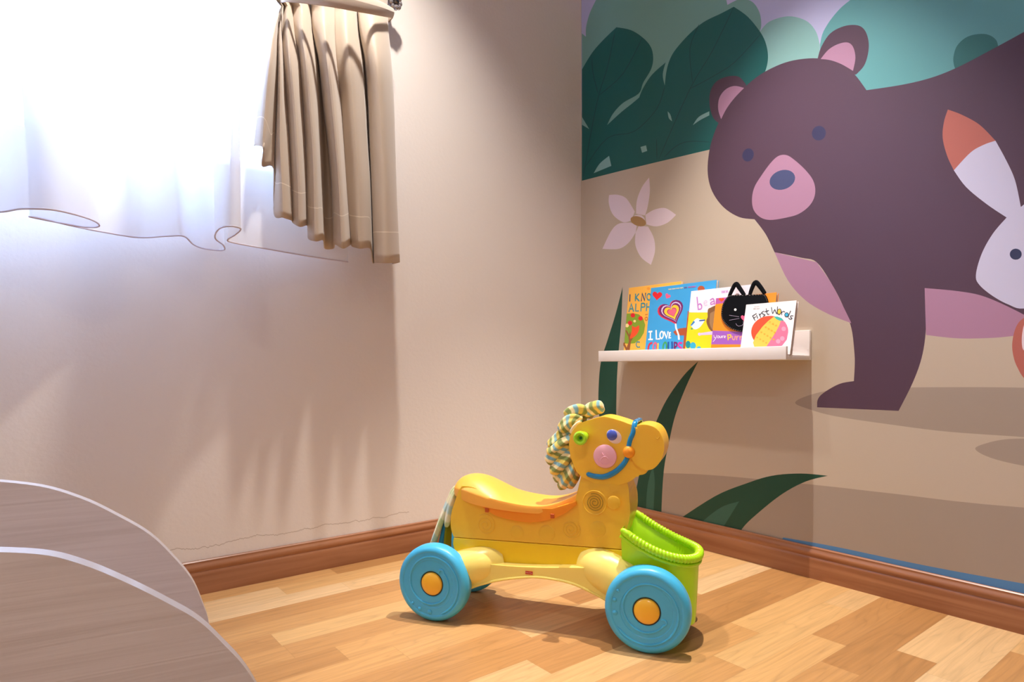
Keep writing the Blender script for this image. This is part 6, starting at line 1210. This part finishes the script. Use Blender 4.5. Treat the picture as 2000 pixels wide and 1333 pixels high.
tube(bm, catmull([(.086, -.034, .4690), (.079, -.038, .4640), (.071, -.040, .4530), (.066, -.040, .4480), (.066, -.041, .4520), (.072, -.041, .4620), (.080, -.040, .4700), (.087, -.036, .4740)], 5), .0033, 10)
part('cloth_loop', bm, M_CREAM, mane)

TAIL = [([(-.226, -.010, .302), (-.241, -.012, .292), (-.255, -.014, .262), (-.275, -.016, .215), (-.292, -.018, .170), (-.303, -.018, .142)], .0085, 3, M_TAIL),
        ([(-.226, -.022, .298), (-.236, -.026, .285), (-.244, -.030, .258), (-.252, -.030, .222), (-.256, -.030, .200)], .0085, 4, M_TAIL),
        ([(-.228, -.004, .292), (-.244, -.004, .262), (-.256, -.006, .215), (-.262, -.008, .165), (-.262, -.008, .128)], .0080, 5, M_TAILO),
        ([(-.230, .006, .290), (-.250, .008, .250), (-.268, .008, .200), (-.280, .006, .150), (-.284, .004, .118)], .0095, 6, M_TAILB)]
bm = bmesh.new(); lobe(bm, TAIL[0][0], TAIL[0][1], 1.6, 3)
tail = part('tail', bm, M_TAIL)
for path, r, sd, mm in TAIL[1:]:
    bm = bmesh.new(); lobe(bm, path, r, 1.5, sd)
    part('tail_strip', bm, mm, tail)

# basket: a D-shaped tub in front of the chest
def dshape(cx, w, d, n=44, sq=2.6):
    """half super-ellipse from (cx,-w) round the front to (cx,w)"""
    out = []
    for i in range(n + 1):
        a = -PI / 2 + PI * i / n
        c_, s_ = math.cos(a), math.sin(a)
        out.append((cx + d * abs(c_) ** (2 / sq), w * math.copysign(abs(s_) ** (2 / sq), s_)))
    return out
def rim_z(x):
    t = max(0, min(1, (x - .188) / .165))
    return .185 + .064 * (1 - t) ** 1.9
NB = 44
top = dshape(.190, .106, .158)
bot = dshape(.190, .080, .150)
bm = bmesh.new()
levels = 10
def tub(inset, zb):
    g = []
    for l in range(levels + 1):
        t = l / levels
        row = []
        for (tx, ty), (bx_, by_) in zip(top, bot):
            k = t ** .8
            x = bx_ + (tx - bx_) * k; y = by_ + (ty - by_) * t ** 3
            dx, dy = x - .24, y
            ll = math.hypot(dx, dy)
            x -= dx / ll * inset; y -= dy / ll * inset
            z = zb + (rim_z(tx) - zb) * t
            row.append(bm.verts.new((x, y, z)))
        g.append(row)
    return g
go = tub(0, .038); gi = tub(.0035, .042)
for g in (go, gi):
    for a_, b_ in zip(g, g[1:]):
        for i in range(NB): bm.faces.new((a_[i], a_[i + 1], b_[i + 1], b_[i]))
        bm.faces.new((a_[-1], a_[0], b_[0], b_[-1]))
    bm.faces.new(g[0])
for i in range(NB): bm.faces.new((go[-1][i], go[-1][i + 1], gi[-1][i + 1], gi[-1][i]))
bm.faces.new((go[-1][-1], go[-1][0], gi[-1][0], gi[-1][-1]))
basket = part('basket', bm, M_GREEN)
bm = bmesh.new()
tube(bm, [(x + (x - .24) * .025, y * 1.025, rim_z(x) - .012) for x, y in top], .0035, 8)
part('rim_flange', bm, M_GREEN, basket)
bm = bmesh.new()
rp = catmull([(x, y, rim_z(x) + .002) for x, y in top], 6)
nr = len(rp)
ls = [0]
for i in range(1, nr): ls.append(ls[-1] + (rp[i] - rp[i - 1]).length)
tube(bm, rp, rounded_ends(nr, .0092, 6), 20, 1.0, up=(0, 0, 1), mod=lambda i, n_, a: 1 + .10 * math.sin(ls[i] / .0078 * 2 * PI + a))
part('rope_rim', bm, M_GREEN, basket)

# maker's badge on the undercarriage
bm = bmesh.new()
bx0, bx1, bz0, bz1, by = -.029, -.0115, .1262, .1335, -.0982
pts = [(bx0, bz1), (bx0, bz0 + .001)]
for k in range(4):
    xa_ = bx0 + (bx1 - bx0) * k / 4; xb_ = bx0 + (bx1 - bx0) * (k + 1) / 4
    for j in range(1, 6):
        a = PI * j / 6
        pts.append(((xa_ + xb_) / 2 - (xb_ - xa_) / 2 * math.cos(a), bz0 + .001 - .0012 * math.sin(a)))
pts += [(bx1, bz0 + .001), (bx1, bz1)]
slab(bm, pts, by - .0012, by, 0)
badge = part('maker_badge', bm, M_RED, smooth=False)
cu = bpy.data.curves.new('badge_text', 'FONT'); cu.body = 'Fisher-Price'; cu.size = .0033; cu.align_x = 'CENTER'; cu.align_y = 'CENTER'
to = bpy.data.objects.new('badge_text_tmp', cu); C.objects.link(to)
dg = bpy.context.evaluated_depsgraph_get()
me = bpy.data.meshes.new_from_object(to.evaluated_get(dg))
bpy.data.objects.remove(to)
me.materials.clear(); me.materials.append(mat('badge_white', '#f4ece0', .5))
tx = bpy.data.objects.new('badge_lettering', me); C.objects.link(tx); tx.parent = badge
tx.location = ((bx0 + bx1) / 2, by - .0014, (bz0 + bz1) / 2 + .0002); tx.rotation_euler = (PI / 2, 0, 0)
